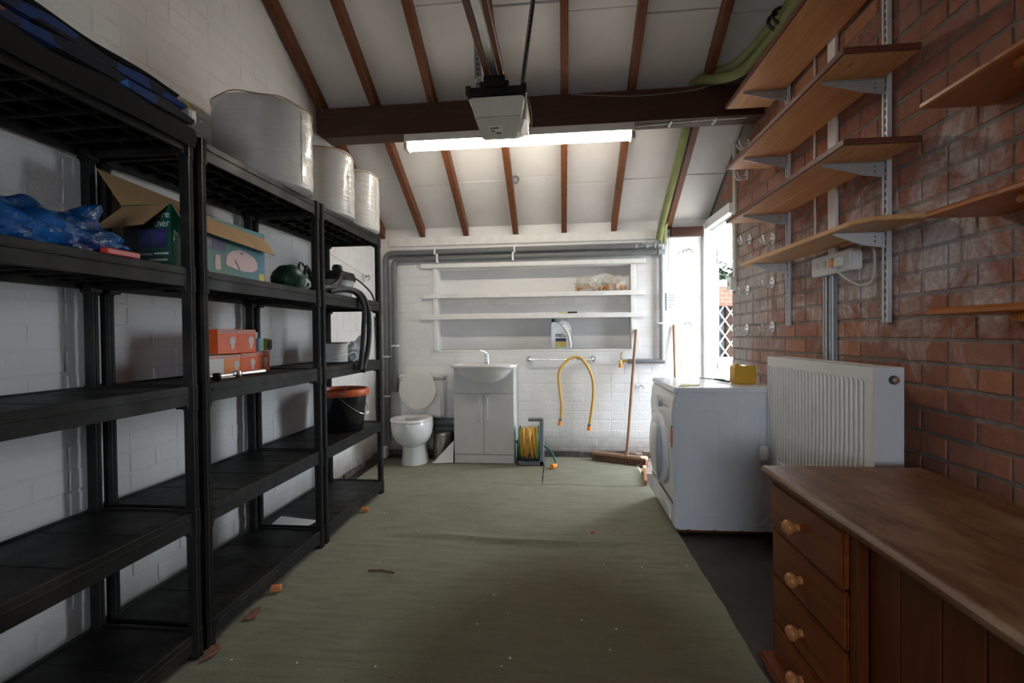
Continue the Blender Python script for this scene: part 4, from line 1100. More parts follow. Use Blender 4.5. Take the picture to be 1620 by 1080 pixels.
for k in range(9):
    x = -.345 + k * .0165; tl = [0, .01, -.016, .03, .022, -.02, .008, -.012, 0][k]; rr = .118 + .006 * (k % 3)
    pts = [(x + tl * math.sin(a), rc[0] + rr * math.cos(a), rc[1] + rr * math.sin(a)) for a in [2 * math.pi * i / 30 for i in range(30)]]
    MB().tube(pts, .010, 8, closed=True).build('hose_coil', 'yellow_hose', t, smooth=True)
MB().cyl((-.357, rc[0], rc[1]), (-.207, rc[0], rc[1]), .105, n=30).build('drum', 'yellow_hose', t, smooth=True)
MB().box(-.398, -.367, 4.12, 4.15, .19, .21).build('crank', 'reel_green', t, bevel=.003)
tl = MB().tube(spline([(-.155, 4.11, .17), (-.11, 4.09, .145), (-.075, 4.06, .10), (-.055, 4.03, .055), (-.058, 4.01, .032)]), .009, 10).build('tail_hose', 'teal_hose', t, smooth=True)
MB().cyl((-.056, 4.012, .034), (-.085, 3.96, .034), .017, .020, 14).build('connector', 'orange', tl, smooth=True)

# brooms
t = thing('broom', 'wide wooden broom with brown bristles leaning on the back wall', 'broom', (.48, 4.22, 0))
A, B = Vector((.27, 4.315, .05)), Vector((.705, 4.115, .05)); dr = (B - A).normalized(); nn = Vector((-dr.y, dr.x, 0))
ang = math.atan2(dr.y, dr.x)
MB().obox((A + B) / 2 + Vector((0, 0, .022)), ((B - A).length, .062, .028), ang).build('head', 'broom_wood', t, bevel=.006)
b = MB(); rnd = random.Random(3)
L = (B - A).length
for i in range(36):
    for j in range(4):
        p = A + dr * (L * (i + .5) / 36) + nn * (-.02 + .0133 * j); lean = Vector((rnd.uniform(-.006, .006), rnd.uniform(-.006, .006), 0)) + nn * (-.008 if j == 0 else .004)
        b.tube([(p.x, p.y, .060), (p.x + lean.x, p.y + lean.y, .0145)], [.0055, .0065], 5)
o = b.build('bristles', 'bristle', t); o['kind'] = 'stuff'
hb, ht = Vector((.548, 4.19, .075)), Vector((.664, 4.392, 1.155))
MB().cyl(hb, ht, .0135, .0125, 14).build('handle', 'broom_wood', t, smooth=True)
MB().cyl(hb + (ht - hb) * .075, (.655, 4.14, .085), .0025, n=6).build('brace', 'chrome', t)
MB().cyl((.53, 4.19, .06), (.552, 4.197, .12), .020, .017, 14).build('socket', 'broom_wood', t, smooth=True)
t = thing('wooden_pole', 'plain wooden pole leaning on the wall behind the washing machine', 'pole', (.985, 4.3, 0))
MB().cyl((.985, 4.24, .0), (.992, 4.402, 1.185), .0135, .0125, 14).build('pole', 'broom_wood', t, smooth=True)
MB().lathe([(.0128, 0), (.010, .008), (.004, .011)], (.992, 4.402, 1.185), 12).build('rounded_tip', 'broom_wood', t, smooth=True)

# chrome double hooks on the back wall
def tool_clip(x, z, label, up=True):
    t = thing('tool_clip', label, 'hook', (x, YB, z), 'chrome tool clips on the white wall')
    MB().lathe([(.013, 0), (.013, -.006), (.006, -.009)], (x, YB - .001, z + (.024 if up else .0)), 14, 'y').build('back_plate', 'zinc', t, smooth=True)
    s = 1 if up else -1
    for sx in (-1, 1):
        pts = [(x, YB - .012, z + .026), (x + sx * .022, YB - .022, z + .024), (x + sx * .038, YB - .03, z + .006), (x + sx * .036, YB - .034, z - .014)]
        MB().tube(spline(pts, 4), [.006] * 13, 8).build('prong', 'chrome', t, smooth=True)
    return t
tool_clip(1.112, 1.83, 'chrome tool clip high on the white wall beside the door')
tool_clip(1.100, 1.185, 'chrome tool clip low on the white wall above the washing machine')
tool_clip(.69, .63, 'chrome tool clip on the wall beside the broom handle')

# pull-cord switch note
t = thing('pull_cord', 'white pull cord hanging down the back wall to a printed card', 'cord', (.955, 4.40, 1.48))
MB().tube([(.954, 4.402, 2.02), (.951, 4.405, 1.7), (.953, 4.408, 1.485)], .0022, 6).build('cord', 'string', t)
t = thing('notice_card', 'small white card with lines of print beside the grey pipe', 'card', (.972, 4.405, 1.32))
MB().box(.935, 1.018, 4.402, 4.412, 1.325, 1.478).build('card', 'paper', t, bevel=.002)
MB().box(.925, .935, 4.400, 4.414, 1.325, 1.478).build('card_edge', 'zinc', t)
for k in range(6):
    MB().box(.944, .944 + [.062, .055, .06, .045, .06, .03][k], 4.4012, 4.4018, 1.452 - k * .021, 1.457 - k * .021).build('print_line', 'ink', t)

# light pull ring hanging from the roof
t = thing('light_pull', 'pull string with a small grey ring hanging below the strip light', 'cord', (-.357, 3.9, 2.35))
MB().tube([(-.355, 3.9, zr(3.9) + RD - .012), (-.356, 3.9, 2.5), (-.352, 3.9, 2.43), (-.357, 3.9, 2.40)], .0018, 6).build('string', 'string', t)
MB().tube(arc((-.357, 3.9, 2.370), .026, 0, 348, 24, 'xz'), .008, 8, closed=True).build('ring', 'reel_grey', t, smooth=True)
MB().box(-.352, -.348, 3.896, 3.9, 2.43, 2.47).build('knot', 'string', t)

# things in the niche
def onion_bag():
    t = thing('produce_bag', 'knotted clear plastic bag of orange-brown bulbs on the top niche shelf', 'bag', (.35, YB + .03, 1.505))
    z0 = 1.506
    lump('bag', 'clear_bag', t, (.255, YB + .025, z0 + .055), (.125, .06, .075), 21, 40, 22, z0, [((.7, -.3, 1), .5, .35)], rough=.22)
    lump('bag', 'clear_bag', t, (.475, YB + .03, z0 + .06), (.105, .062, .078), 22, 40, 22, z0, [((-.7, 0, 1), .6, .35)], rough=.2)
    for i, (x, r) in enumerate(((.17, .030), (.235, .033), (.30, .026), (.355, .028), (.43, .034), (.49, .036), (.54, .030))):
        MB().lathe([(.004, 0), (r * .7, r * .3), (r, r * .9), (r * .75, r * 1.6), (.004, r * 2.0)], (x, YB + .012, z0 + .004), 16).build('bulb', 'onion', t, smooth=True)
    return t
onion_bag()
t = thing('oil_can', 'silver grey engine oil can with a black cap in the lower niche', 'oil can', (.0, YB + .03, NZ0))
z0 = NZ0 + .001; yo0, yo1 = YB + .005, YB + .075
body = [(-.090, 0), (.092, 0), (.096, .02), (.096, .17), (.084, .215), (.060, .245), (.028, .262), (-.004, .255), (-.030, .235), (-.048, .245), (-.090, .245), (-.094, .20), (-.094, .02)]
ob = MB().prism([(x + .003, z0 + z) for x, z in body], 'y', yo0, yo1).build('body', 'oil_grey', t, bevel=.008, seg=2)
MB().prism([(x + .003, z0 + z) for x, z in [(.012, .235), (.040, .228), (.072, .190), (.074, .165), (.058, .155), (.030, .190)]], 'y', yo0 - .002, yo1 + .001).build('handle_gap', 'white_brick', t)
MB().tube([(-.01 + .003, yo0 - .001, z0 + .235), (.03, yo0 - .003, z0 + .19), (.066, yo0 - .003, z0 + .135), (.082, yo0 - .002, z0 + .05), (.080, yo0 - .001, z0 + .01)], [.006, .010, .013, .016, .014], 10).build('light_stripe', 'oil_white', t, smooth=True)
MB().cyl((-.066, YB + .04, z0 + .244), (-.066, YB + .04, z0 + .275), .022, n=18).build('cap', 'black_gloss', t, smooth=True)
MB().box(-.052, .045, yo0 - .0016, yo0 + .001, z0 + .015, z0 + .068).build('label_panel', 'oil_gold', t)
MB().box(-.052, .045, yo0 - .0014, yo0 + .001, z0 + .069, z0 + .098).build('label_panel', 'navy_card', t)
for x0_, x1_, z_ in ((-.052, .02, .128), (-.052, .005, .114), (.012, .045, .112)): MB().box(x0_, x1_, yo0 - .0016, yo0 + .001, z0 + z_, z0 + z_ + .009).build('print_line', 'ink', t)
t = thing('screwdriver', 'thin yellow and black tool lying on the middle niche shelf', 'tool', (.06, YB + .02, 1.308))
MB().cyl((-.02, YB + .01, 1.314), (.06, YB + .012, 1.314), .004, n=8).build('blade', 'yellow_card', t)
MB().cyl((.06, YB + .012, 1.317), (.145, YB + .015, 1.317), .009, n=10).build('grip', 'black_gloss', t, smooth=True)

# left wall small things: flex and socket near the toilet, cleat on the wall above the bucket
t = thing('wall_flex', 'black flex running down the left wall to a white floor socket box', 'cable', (-1.74, 4.28, 0))
MB().tube(spline([(XL + .012, 4.27, 1.30), (XL + .014, 4.285, .95), (XL + .012, 4.28, .60), (XL + .014, 4.285, .35), (XL + .03, 4.30, .14), (XL + .045, 4.30, .10)]), .008, 8).build('flex', 'black_rubber', t, smooth=True)
MB().box(XL + .022, XL + .095, 4.26, 4.345, .0005, .10).build('socket_box', 'white_plastic', t, bevel=.006)
t = thing('line_cleat', 'white washing-line cleat on the left wall above the vacuum', 'cleat', (XL, 4.05, 1.62))
MB().box(XL + .001, XL + .018, 4.02, 4.07, 1.60, 1.66).build('base', 'white_plastic', t, bevel=.004)
MB().tube(spline([(XL + .016, 4.045, 1.63), (XL + .05, 4.045, 1.645), (XL + .06, 4.03, 1.615), (XL + .05, 4.02, 1.60)], 4), .006, 8).build('hook', 'zinc', t, smooth=True)
MB().tube([(XL + .045, 4.03, 1.63), (XL + .03, 3.75, 1.675), (XL + .01, 3.38, 1.735)], .0016, 5).build('line', 'string', t)

# ---------------------------------------------------------------- strip light and garage door opener
t = thing('strip_light', 'long lit fluorescent strip light fixed under the dark beam', 'light', (-.29, 3.33, 2.41))
LX0, LX1 = -1.061, .493
MB().box(LX0, LX1, 3.243, 3.322, 2.450, 2.503).build('housing', 'white_plastic', t, bevel=.003)
b = MB(); b.prism([(3.250, 2.449), (3.245, 2.432), (3.254, 2.408), (3.283, 2.399), (3.312, 2.408), (3.321, 2.432), (3.316, 2.449)], 'x', LX0 + .03, LX1 - .03)
b.build('diffuser', 'tube', t, smooth=True)
for x0, x1 in ((LX0 - .004, LX0 + .029), (LX1 - .029, LX1 + .004)):
    MB().box(x0, x1, 3.241, 3.325, 2.396, 2.449).build('end_cap', 'off_white', t, bevel=.008)

t = thing('door_opener', 'cream garage door opener with black chassis hanging in front of the beam', 'garage opener', (-.325, 2.68, 2.2))
b = MB()
r0 = [(-.466, 2.50, 2.356), (-.178, 2.50, 2.356), (-.178, 2.86, 2.356), (-.466, 2.86, 2.356)]
r1 = [(-.440, 2.525, 2.258), (-.196, 2.525, 2.258), (-.196, 2.80, 2.258), (-.440, 2.80, 2.258)]
r2 = [(-.420, 2.645, 2.200), (-.232, 2.645, 2.200), (-.232, 2.672, 2.200), (-.420, 2.672, 2.200)]
b.loft([r0, r1, r2]).build('cover', 'motor', t, bevel=.006, seg=2)
MB().box(-.474, -.170, 2.485, 2.87, 2.358, 2.400).build('chassis', 'black', t, bevel=.004)
for x0, x1 in ((-.480, -.452), (-.192, -.164)): MB().box(x0, x1, 2.475, 2.52, 2.352, 2.406).build('corner_block', 'black', t, bevel=.004)
MB().box(-.385, -.275, 2.47, 2.56, 2.392, 2.450).build('rail_head', 'black', t, bevel=.004)
MB().box(-.405, -.255, 2.475, 2.53, 2.398, 2.424).build('rail_head', 'black', t, bevel=.004)
n_ = Vector((0, -.42, -.91)); q0 = Vector((-.375, 2.572, 2.236)); 
MB().hull8([(-.375, 2.5725, 2.2345), (-.305, 2.5725, 2.2345), (-.305, 2.628, 2.2085), (-.375, 2.628, 2.2085)], [(-.375, 2.573, 2.237), (-.305, 2.573, 2.237), (-.305, 2.63, 2.211), (-.375, 2.63, 2.211)]).build('rating_label', 'paper', t)
_R = Matrix(((1, 0, 0), (0, .905, .425), (0, -.425, .905))).transposed() if False else Matrix.Rotation(math.atan2(-.026, .0555), 3, 'X')
for k_, (xa_, xb_) in enumerate(((-.368, -.320), (-.368, -.345), (-.338, -.312))):
    f_ = [.25, .55, .8][k_]; MB().obox(((xa_ + xb_) / 2, 2.5725 + .0555 * f_, 2.2345 - .026 * f_), (xb_ - xa_, .008, .0012), _R).build('print_line', 'ink', t)
MB().hull8([(-.190, 2.58, 2.262), (-.176, 2.58, 2.262), (-.176, 2.80, 2.262), (-.190, 2.80, 2.262)], [(-.180, 2.58, 2.350), (-.170, 2.58, 2.350), (-.170, 2.80, 2.350), (-.180, 2.80, 2.350)]).build('lamp_lens', 'off_white', t, bevel=.003)
MB().hull8([(-.228, 2.62, 2.214), (-.205, 2.62, 2.218), (-.205, 2.68, 2.218), (-.228, 2.68, 2.214)], [(-.197, 2.56, 2.260), (-.176, 2.56, 2.260), (-.176, 2.78, 2.260), (-.197, 2.78, 2.260)]).build('lamp_lens', 'white_plastic', t, bevel=.003)
rl = MB().box(-.348, -.312, -1.0, 2.55, 2.446, 2.486).build('rail', 'steel', t, bevel=.008, seg=2)
for x0, x1 in ((-.382, -.356), (-.304, -.278)): MB().box(x0, x1, -1.0, 2.55, 2.450, 2.482).build('rail_flange', 'rafter', t, bevel=.003)
def strap(p0, p1, w):
    p0, p1 = Vector(p0), Vector(p1); d = (p1 - p0); L = d.length; d.normalize(); xx = (Vector((1, 0, 0)) - d * d.x).normalized(); R = Matrix((xx, d.cross(xx), d)).transposed()
    s = MB().obox((p0 + p1) / 2, (w, .003, L), R).build('hanger_strap', 'zinc', t)
    n = int(L / .028)
    for k in range(n):
        c = p0 + d * (.014 + k * .028)
        MB().obox(c, (w * .35, .0044, .011), R).build('strap_hole', 'slot', s)
strap((-.445, 2.70, 2.40), (-.462, 2.70, 3.06), .036)
strap((-.212, 2.66, 2.40), (-.118, 2.66, 3.06), .026)
MB().tube(spline([(-.205, 2.66, 2.40), (-.19, 2.65, 2.55), (-.15, 2.65, 2.80), (-.11, 2.65, 3.06)]), .005, 6).build('cable', 'black_rubber', t)
MB().tube(spline([(-.165, 2.60, 2.385), (-.15, 2.66, 2.33), (-.152, 2.70, 2.28), (-.17, 2.72, 2.26)]), .003, 6).build('cable', 'string', t)
MB().tube(spline([(-.44, 2.52, 2.40), (-.43, 2.50, 2.44), (-.40, 2.50, 2.455), (-.39, 2.51, 2.43)]), .0025, 6).build('cable', 'white_plastic', t)

# cables along the beam
t = thing('beam_cable', 'thin grey cables clipped along the front and underside of the beam', 'cable', (.8, 3.23, 2.5))
MB().tube(spline([(.08, 3.234, 2.700), (.45, 3.234, 2.665), (.75, 3.234, 2.670), (.92, 3.232, 2.690), (1.02, 3.15, 2.70), (1.12, 3.0, 2.70)]), .003, 6).build('cable', 'string', t)
MB().tube(spline([(.505, 3.31, 2.496), (.75, 3.29, 2.499), (.95, 3.27, 2.496), (1.2, 3.27, 2.499)]), .004, 6).build('cable', 'white_plastic', t)
MB().tube(spline([(.505, 3.33, 2.496), (.75, 3.32, 2.499), (1.0, 3.30, 2.496), (1.2, 3.31, 2.499)]), .003, 6).build('cable', 'string', t)
for x in (.72, 1.0): MB().box(x, x + .012, 3.255, 3.335, 2.490, 2.504).build('clip', 'white_plastic', t)

# green insulated pipes
t = thing('lagged_pipe', 'green foam-lagged pipe climbing beside the rafter above the brass valve', 'pipe', (.885, 4.3, 1.96))
MB().tube(spline([(.866, 4.372, 1.945), (.868, 4.30, 2.03), (.878, 4.1, 2.19), (.885, 3.85, 2.35), (.885, 3.6, 2.50), (.883, 3.46, 2.615), (.883, 3.405, 2.70), (.90, 3.30, 2.760), (.98, 3.2, 2.762), (1.061, 3.1, 2.745), (1.123, 2.97, 2.767), (1.162, 2.85, 2.795), (1.188, 2.68, 2.807), (1.20, 2.3, 2.82), (1.20, 1.6, 2.83)]), .030, 12).build('lagging', 'insulation', t, smooth=True)
MB().tube(spline([(.905, 4.378, 1.90), (.905, 4.372, 1.97), (.900, 4.33, 2.02), (.892, 4.25, 2.065)]), .024, 12).build('lagging', 'insulation', t, smooth=True)
t = thing('lagged_pipe', 'green foam-lagged pipe running over the beam and along the brick wall', 'pipe', (1.0, 3.3, 2.8))
MB().tube(spline([(.87, 3.30, 2.742), (.91, 3.24, 2.742), (.999, 3.13, 2.69), (1.081, 3.0, 2.665), (1.132, 2.86, 2.69), (1.165, 2.73, 2.727), (1.18, 2.6, 2.748), (1.19, 2.2, 2.758), (1.19, 1.6, 2.765)]), .030, 12).build('lagging', 'insulation', t, smooth=True)
MB().tube(arc((1.172, 2.72, 2.765), .062, 0, 350, 16, 'xz', .045), .010, 8, closed=True).build('tape_band', 'black_rubber', t)
MB().tube(arc((1.175, 2.68, 2.772), .060, 0, 350, 16, 'xz', .043), .009, 8, closed=True).build('tape_band', 'black_rubber', t)

# ---------------------------------------------------------------- right wall: bracket shelving
def upright(y, z0, z1, label):
    t = thing('shelf_upright', label, 'shelf track', (XR, y, z0), 'slotted shelf uprights on the brick wall')
    MB().box(XR - .014, XR - .0005, y - .0088, y + .0088, z0 + .001, z1 - .001).build('channel_back', 'bracket', t)
    for a in (-.016, .009): MB().box(XR - .018, XR - .001, y + a, y + a + .007, z0, z1).build('channel_side', 'bracket_white', t)
    k = 0; z = z0 + .02
    while z < z1 - .02:
        MB().box(XR - .0150, XR - .0135, y - .005, y + .005, z, z + .018).build('slot_hole', 'slot', t); z += .032
    return t
upright(2.905, 1.155, 2.62, 'slotted grey shelf upright nearer the door')
upright(2.067, 1.153, 2.75, 'slotted grey shelf upright nearer the camera')
def bracket(t, y, ztop, x0, mat):
    b = MB(); b.prism([(XR - .018, ztop - .002), (XR - .018, ztop - .062), (XR - .10, ztop - .050), (x0 + .01, ztop - .012), (x0, ztop - .008), (x0, ztop - .002)], 'y', y - .002, y + .002)
    b.box(x0 + .003, XR - .018, y - .009, y + .009, ztop - .003, ztop - .001)
    o = b.build('bracket', mat, t)
    for dx, dz in ((.055, -.018), (.055, -.036)):
        MB().lathe([(.0035, -.0028), (.0035, .0028)], (XR - dx, y, ztop + dz), 8, 'y').build('bracket_hole', 'slot', o)
def wshelf(label, zb, y0, y1, x0, th, mat, edge, bmat, boards=2, bk=True):
    t = thing('bracket_shelf', label, 'shelf', ((x0 + XR) / 2, (y0 + y1) / 2, zb), 'wooden shelves on grey brackets')
    w = (XR - .022 - x0 - .012) / boards
    for k in range(boards):
        MB().box(x0 + .012 + k * w + .0006, x0 + .012 + (k + 1) * w - .0006, y0 + .012, y1, zb, zb + th).build('plank', mat, t, bevel=.0015)
    if edge:
        MB().box(x0, x0 + .012, y0, y1, zb, zb + th).build('edge_strip', edge, t, bevel=.0015)
        MB().box(x0 + .012, XR - .022, y0, y0 + .0115, zb, zb + th).build('edge_strip', edge, t, bevel=.0015)
    for y in (2.067, 2.905): bracket(t, y, zb, x0 + (.03 if edge else .06), bmat)
    return t
wshelf('topmost long pine shelf on brackets, just under the green pipes', 2.492, 1.55, 3.115, 1.017, .022, 'pine', 'pine_edge', 'bracket')
wshelf('second long pine shelf from the top on the brick wall', 2.117, 1.862, 3.105, 1.017, .022, 'pine', 'pine_edge', 'bracket')
wshelf('third long pine shelf from the top on the brick wall', 1.790, 1.862, 3.110, 1.017, .022, 'pine', 'pine_edge', 'bracket')
# lowest shelf: one lighter board with a clipped corner
t = thing('bracket_shelf', 'lowest long shelf, one paler board above the white socket box', 'shelf', (1.18, 2.4, 1.505), 'wooden shelves on grey brackets')
b = MB(); zb = 1.512; b.prism([(1.070, 3.03), (1.072, 1.93), (1.115, 1.845), (1.278, 1.825), (1.278, 3.03)], 'z', zb, zb + .018)
b.build('plank', 'pine_light', t, bevel=.003)
for y in (2.067, 2.905): bracket(t, y, zb, 1.09, 'bracket_white')

# three orange pine shelves with wooden corbels, near the camera
def oshelf(label, zb, y1, x0):
    t = thing('corbel_shelf', label, 'shelf', (1.2, 1.1, zb), 'orange pine shelves on corbels')
    b = MB(); b.prism([(x0, zb + .004), (x0 + .008, zb), (XR - .002, zb), (XR - .002, zb + .022), (x0 + .010, zb + .022), (x0, zb + .014)], 'y', .45, y1)
    b.build('plank', 'orange_pine', t)
    MB().box(x0 + .012, XR - .003, y1, y1 + .006, zb + .003, zb + .019).build('end_moulding', 'orange_pine', t, bevel=.002)
    for yc in (1.32, .70):
        prof = [(XR - .002, zb - .001), (x0 + .035, zb - .001), (x0 + .030, zb - .022)] + [(x0 + .036 + .13 * math.sin(math.radians(a)), zb - .022 - .11 * (1 - math.cos(math.radians(a)))) for a in range(10, 81, 10)] + [(XR - .03, zb - .150), (XR - .002, zb - .155)]
        MB().prism(prof, 'y', yc - .016, yc + .016).build('corbel', 'orange_pine', t, bevel=.004, seg=2)
oshelf('highest orange pine shelf at the right edge', 1.792, 1.600, 1.092)
oshelf('middle orange pine shelf at the right edge', 1.458, 1.590, 1.100)
oshelf('lowest orange pine shelf at the right edge', 1.163, 1.560, 1.085)

# robe hooks on the brick wall
def robe_hook(y, z, label):
    t = thing('robe_hook', label, 'hook', (XR, y, z), 'double hooks on the brick wall')
    pl = [(y + .030 * math.cos(a), z + .034 * math.sin(a)) for a in [2 * math.pi * k / 18 for k in range(18)]]
    MB().prism(pl, 'x', XR - .008, XR + .0005).build('plate', 'hook_metal', t, bevel=.002)
    for dz, dy in ((.012, .0), (-.012, 0)): MB().lathe([(.005, 0), (.005, -.003)], (XR - .008, y + dy, z + dz), 8, 'x').build('screw', 'slot', t)
    for s, up_ in ((-1, .020), (1, .006)):
        MB().tube(spline([(XR - .006, y + s * .010, z - .010), (XR - .035, y + s * .016, z - .028), (XR - .062, y + s * .020, z - .020), (XR - .074, y + s * .022, z + up_)], 4), .006, 8).build('prong', 'hook_metal', t, smooth=True)
HK = [(3.116, 1.692, 'robe hook under the third pine shelf, nearer the bracket'), (3.483, 1.760, 'dull robe hook under the third pine shelf, nearer the door'),
      (3.127, 1.423, 'robe hook in the middle row, nearer the bracket'), (3.521, 1.415, 'robe hook in the middle row, beside the switch box'),
      (3.535, 1.144, 'robe hook in the bottom row, nearer the door'), (3.129, 1.151, 'robe hook in the bottom row, nearer the radiator'),
      (3.50, 2.42, 'robe hook highest on the brick wall, just under the beam'), (3.53, 2.215, 'robe hook beside the white conduit, below the highest one')]
for h in HK: robe_hook(*h)

# conduits, trunking, switch, extension socket
t = thing('wall_conduit', 'white plastic conduit on the brick beside the door', 'conduit', (XR, 3.745, 1.52))
MB().box(XR - .022, XR, 3.728, 3.760, 1.53, 2.70).build('channel', 'off_white', t, bevel=.003)
t = thing('light_switch', 'white light switch box at the door edge', 'switch', (XR, 3.76, 1.43))
MB().box(XR - .045, XR, 3.735, 3.835, 1.435, 1.529).build('box', 'white_plastic', t, bevel=.004)
MB().box(XR - .050, XR - .045, 3.775, 3.795, 1.467, 1.497).build('rocker', 'off_white', t, bevel=.002)
t = thing('cable_trunking', 'white cable trunking behind the shelves above the socket box', 'conduit', (XR, 2.45, 1.48))
MB().box(XR - .016, XR, 2.418, 2.484, 1.480, 2.60).build('channel', 'white_plastic', t, bevel=.002)
t = thing('wall_cable', 'thin white cable running down the brick beside the trunking', 'cable', (XR, 2.62, 1.5))
MB().tube([(XR - .005, 2.622, 2.60), (XR - .005, 2.625, 2.0), (XR - .005, 2.62, 1.60)], .005, 6).build('cable', 'white_plastic', t)
t = thing('grey_conduits', 'pair of grey metal conduits dropping from the socket box behind the radiator', 'conduit', (XR, 2.48, .6))
for y in (2.505, 2.448): MB().cyl((XR - .013, y, .55), (XR - .013, y, 1.388), .012, n=14).build('conduit', 'zinc', t, smooth=True)
MB().box(XR - .010, XR, 2.43, 2.525, .55, 1.386).build('backing', 'grey_pipe_light', t)
t = thing('extension_socket', 'white socket box with a plug on the brick wall under the lowest long shelf', 'socket', (XR, 2.4, 1.385))
MB().box(XR - .052, XR, 2.235, 2.565, 1.388, 1.480).build('box', 'white_plastic', t, bevel=.006, seg=2)
MB().lathe([(.026, 0), (.026, -.012), (.020, -.020)], (XR - .052, 2.345, 1.430), 20, 'x').build('plug', 'white_plastic', t, smooth=True)
MB().lathe([(.019, -.019), (.016, -.0235)], (XR - .052, 2.345, 1.430), 20, 'x').build('plug_dial', 'orange', t, smooth=True)
MB().box(XR - .078, XR - .052, 2.285, 2.318, 1.408, 1.452).build('plug', 'white_plastic', t, bevel=.004)
for y in (2.43, 2.49): MB().box(XR - .0535, XR - .0515, y, y + .022, 1.422, 1.450).build('switch', 'off_white', t)
MB().tube(spline([(XR - .068, 2.325, 1.408), (XR - .050, 2.31, 1.375), (XR - .015, 2.255, 1.325), (XR - .008, 2.19, 1.318), (XR - .008, 2.15, 1.345), (XR - .008, 2.145, 1.40), (XR - .008, 2.15, 1.455), (XR - .008, 2.20, 1.49), (XR - .008, 2.25, 1.486)]), .005, 8).build('cable', 'off_white', t, smooth=True)

# ---------------------------------------------------------------- radiator
RX0, RX1, RY0, RY1, RZ0, RZ1 = 1.100, 1.200, 1.832, 2.722, .42, .990
t = thing('radiator', 'white fluted panel radiator standing off the brick wall', 'radiator', ((RX0 + RX1) / 2, 2.28, RZ0))
b = MB(); prof = []
n = 27; y = RY0 + .045; pitch = (RY1 - RY0 - .06) / n
front = [(RX0 + .0, RY0 + .012)]
ring = [(RX0 + .004, RY0 + .004)]
for k in range(n):
    a = y + k * pitch
    ring += [(RX0 + .002, a), (RX0 + .002, a + pitch * .38), (RX0 + .013, a + pitch * .52), (RX0 + .013, a + pitch * .86)]
ring += [(RX0 + .002, RY1 - .012), (RX0 + .004, RY1 - .002), (RX0 + .022, RY1 - .002), (RX0 + .022, RY0 + .004)]
flat = [((RX0 + .002) if p[0] < RX0 + .02 else p[0], p[1]) for p in ring]
zz = [(RZ0, flat), (RZ0 + .03, flat), (RZ0 + .045, ring), (RZ1 - .065, ring), (RZ1 - .048, flat), (RZ1 - .008, flat)]
b.loft([[(p[0], p[1], z) for p in r] for z, r in zz])
b.build('front_panel', 'radiator', t)
MB().box(RX1 - .020, RX1, RY0 + .004, RY1 - .002, RZ0, RZ1 - .008).build('rear_panel', 'radiator', t, bevel=.002)
MB().box(RX0 + .001, RX1, RY0 - .002, RY0 + .003, RZ0 - .004, RZ1).build('end_panel', 'radiator_side', t, bevel=.001)
MB().box(RX0 + .001, RX1, RY1 - .0015, RY1 + .001, RZ0 - .004, RZ1).build('end_panel', 'radiator_side', t)
tpb = MB()
tpb.box(RX0 + .001, RX0 + .020, RY0, RY1, RZ1 - .008, RZ1).box(RX1 - .018, RX1, RY0, RY1, RZ1 - .008, RZ1)
for k in range(30): yy = RY0 + .02 + k * (RY1 - RY0 - .04) / 30; tpb.box(RX0 + .020, RX1 - .018, yy, yy + .016, RZ1 - .006, RZ1 - .002)
tpb.build('top_grille', 'radiator', t)
pg = MB().lathe([(.016, 0), (.016, -.006), (.010, -.006)], (RX0 + .064, RY0 - .002, RZ1 - .044), 24, 'y').build('bleed_plug_collar', 'slot', t, smooth=True)
MB().lathe([(.012, -.006), (.012, -.013), (.009, -.016)], (RX0 + .066, RY0 - .002, RZ1 - .044), 20, 'y').build('bleed_plug', 'chrome', pg, smooth=True)
MB().lathe([(.006, -.016), (.005, -.020)], (RX0 + .068, RY0 - .002, RZ1 - .044), 12, 'y').build('plug_core', 'brass', pg, smooth=True)
for yy in (2.0, 2.55): MB().box(RX1, XR - .001, yy, yy + .03, RZ0 + .05, RZ1 - .06).build('wall_bracket', 'zinc', t)
vl = MB().lathe([(.020, 0), (.024, .01), (.025, .06), (.020, .075), (.006, .08)], (RX0 - .030, RY1 - .03, RZ0 + .02), 18).build('valve', 'white_plastic', t, smooth=True)

# ---------------------------------------------------------------- washing machine
WX0, WX1, WY0, WY1, WZ0, WZ1 = .618, 1.175, 2.740, 3.370, .030, .818
t = thing('washing_machine', 'white front-loading washing machine facing left beside the radiator', 'washing machine', ((WX0 + WX1) / 2, (WY0 + WY1) / 2, 0))
MB().box(WX0 + .012, WX1, WY0, WY1, WZ0, WZ1 - .032).build('body', 'enamel', t, bevel=.006, seg=2)
MB().box(WX0 - .004, WX1 + .002, WY0 - .004, WY1 + .004, WZ1 - .031, WZ1).build('top_panel', 'enamel', t, bevel=.008, seg=3)
b = MB(); b.prism([(WX0 + .013, WZ0 + .005), (WX0 - .004, WZ0 + .015), (WX0 - .010, .30), (WX0 - .012, .60), (WX0 + .013, .60)], 'y', WY0 + .004, WY1 - .004); b.build('front_panel', 'enamel_panel', t, bevel=.003)
b = MB(); b.prism([(WX0 + .013, .602), (WX0 - .013, .602), (WX0 - .016, .66), (WX0 - .008, .74), (WX0 + .004, .785), (WX0 + .013, .785)], 'y', WY0 + .004, WY1 - .004); cp = b.build('control_panel', 'enamel_panel', t, bevel=.003, smooth=True)
MB().lathe([(.030, 0), (.028, -.012), (.022, -.020), (.006, -.021)], (WX0 - .012, 3.03, .70), 24, 'x').build('dial', 'handle_blue', cp, smooth=True)
for k in range(3): MB().lathe([(.008, 0), (.007, -.005)], (WX0 - .013, 2.86 + k * .04, .70), 12, 'x').build('button', 'white_plastic', cp)
MB().box(WX0 - .017, WX0 - .005, 3.13, 3.29, .645, .735).build('detergent_drawer', 'enamel_panel', cp, bevel=.004)
MB().box(WX0 - .0125, WX0 - .004, WY0 + .006, WY1 - .006, .176, .180).build('kick_panel_gap', 'slot', t)
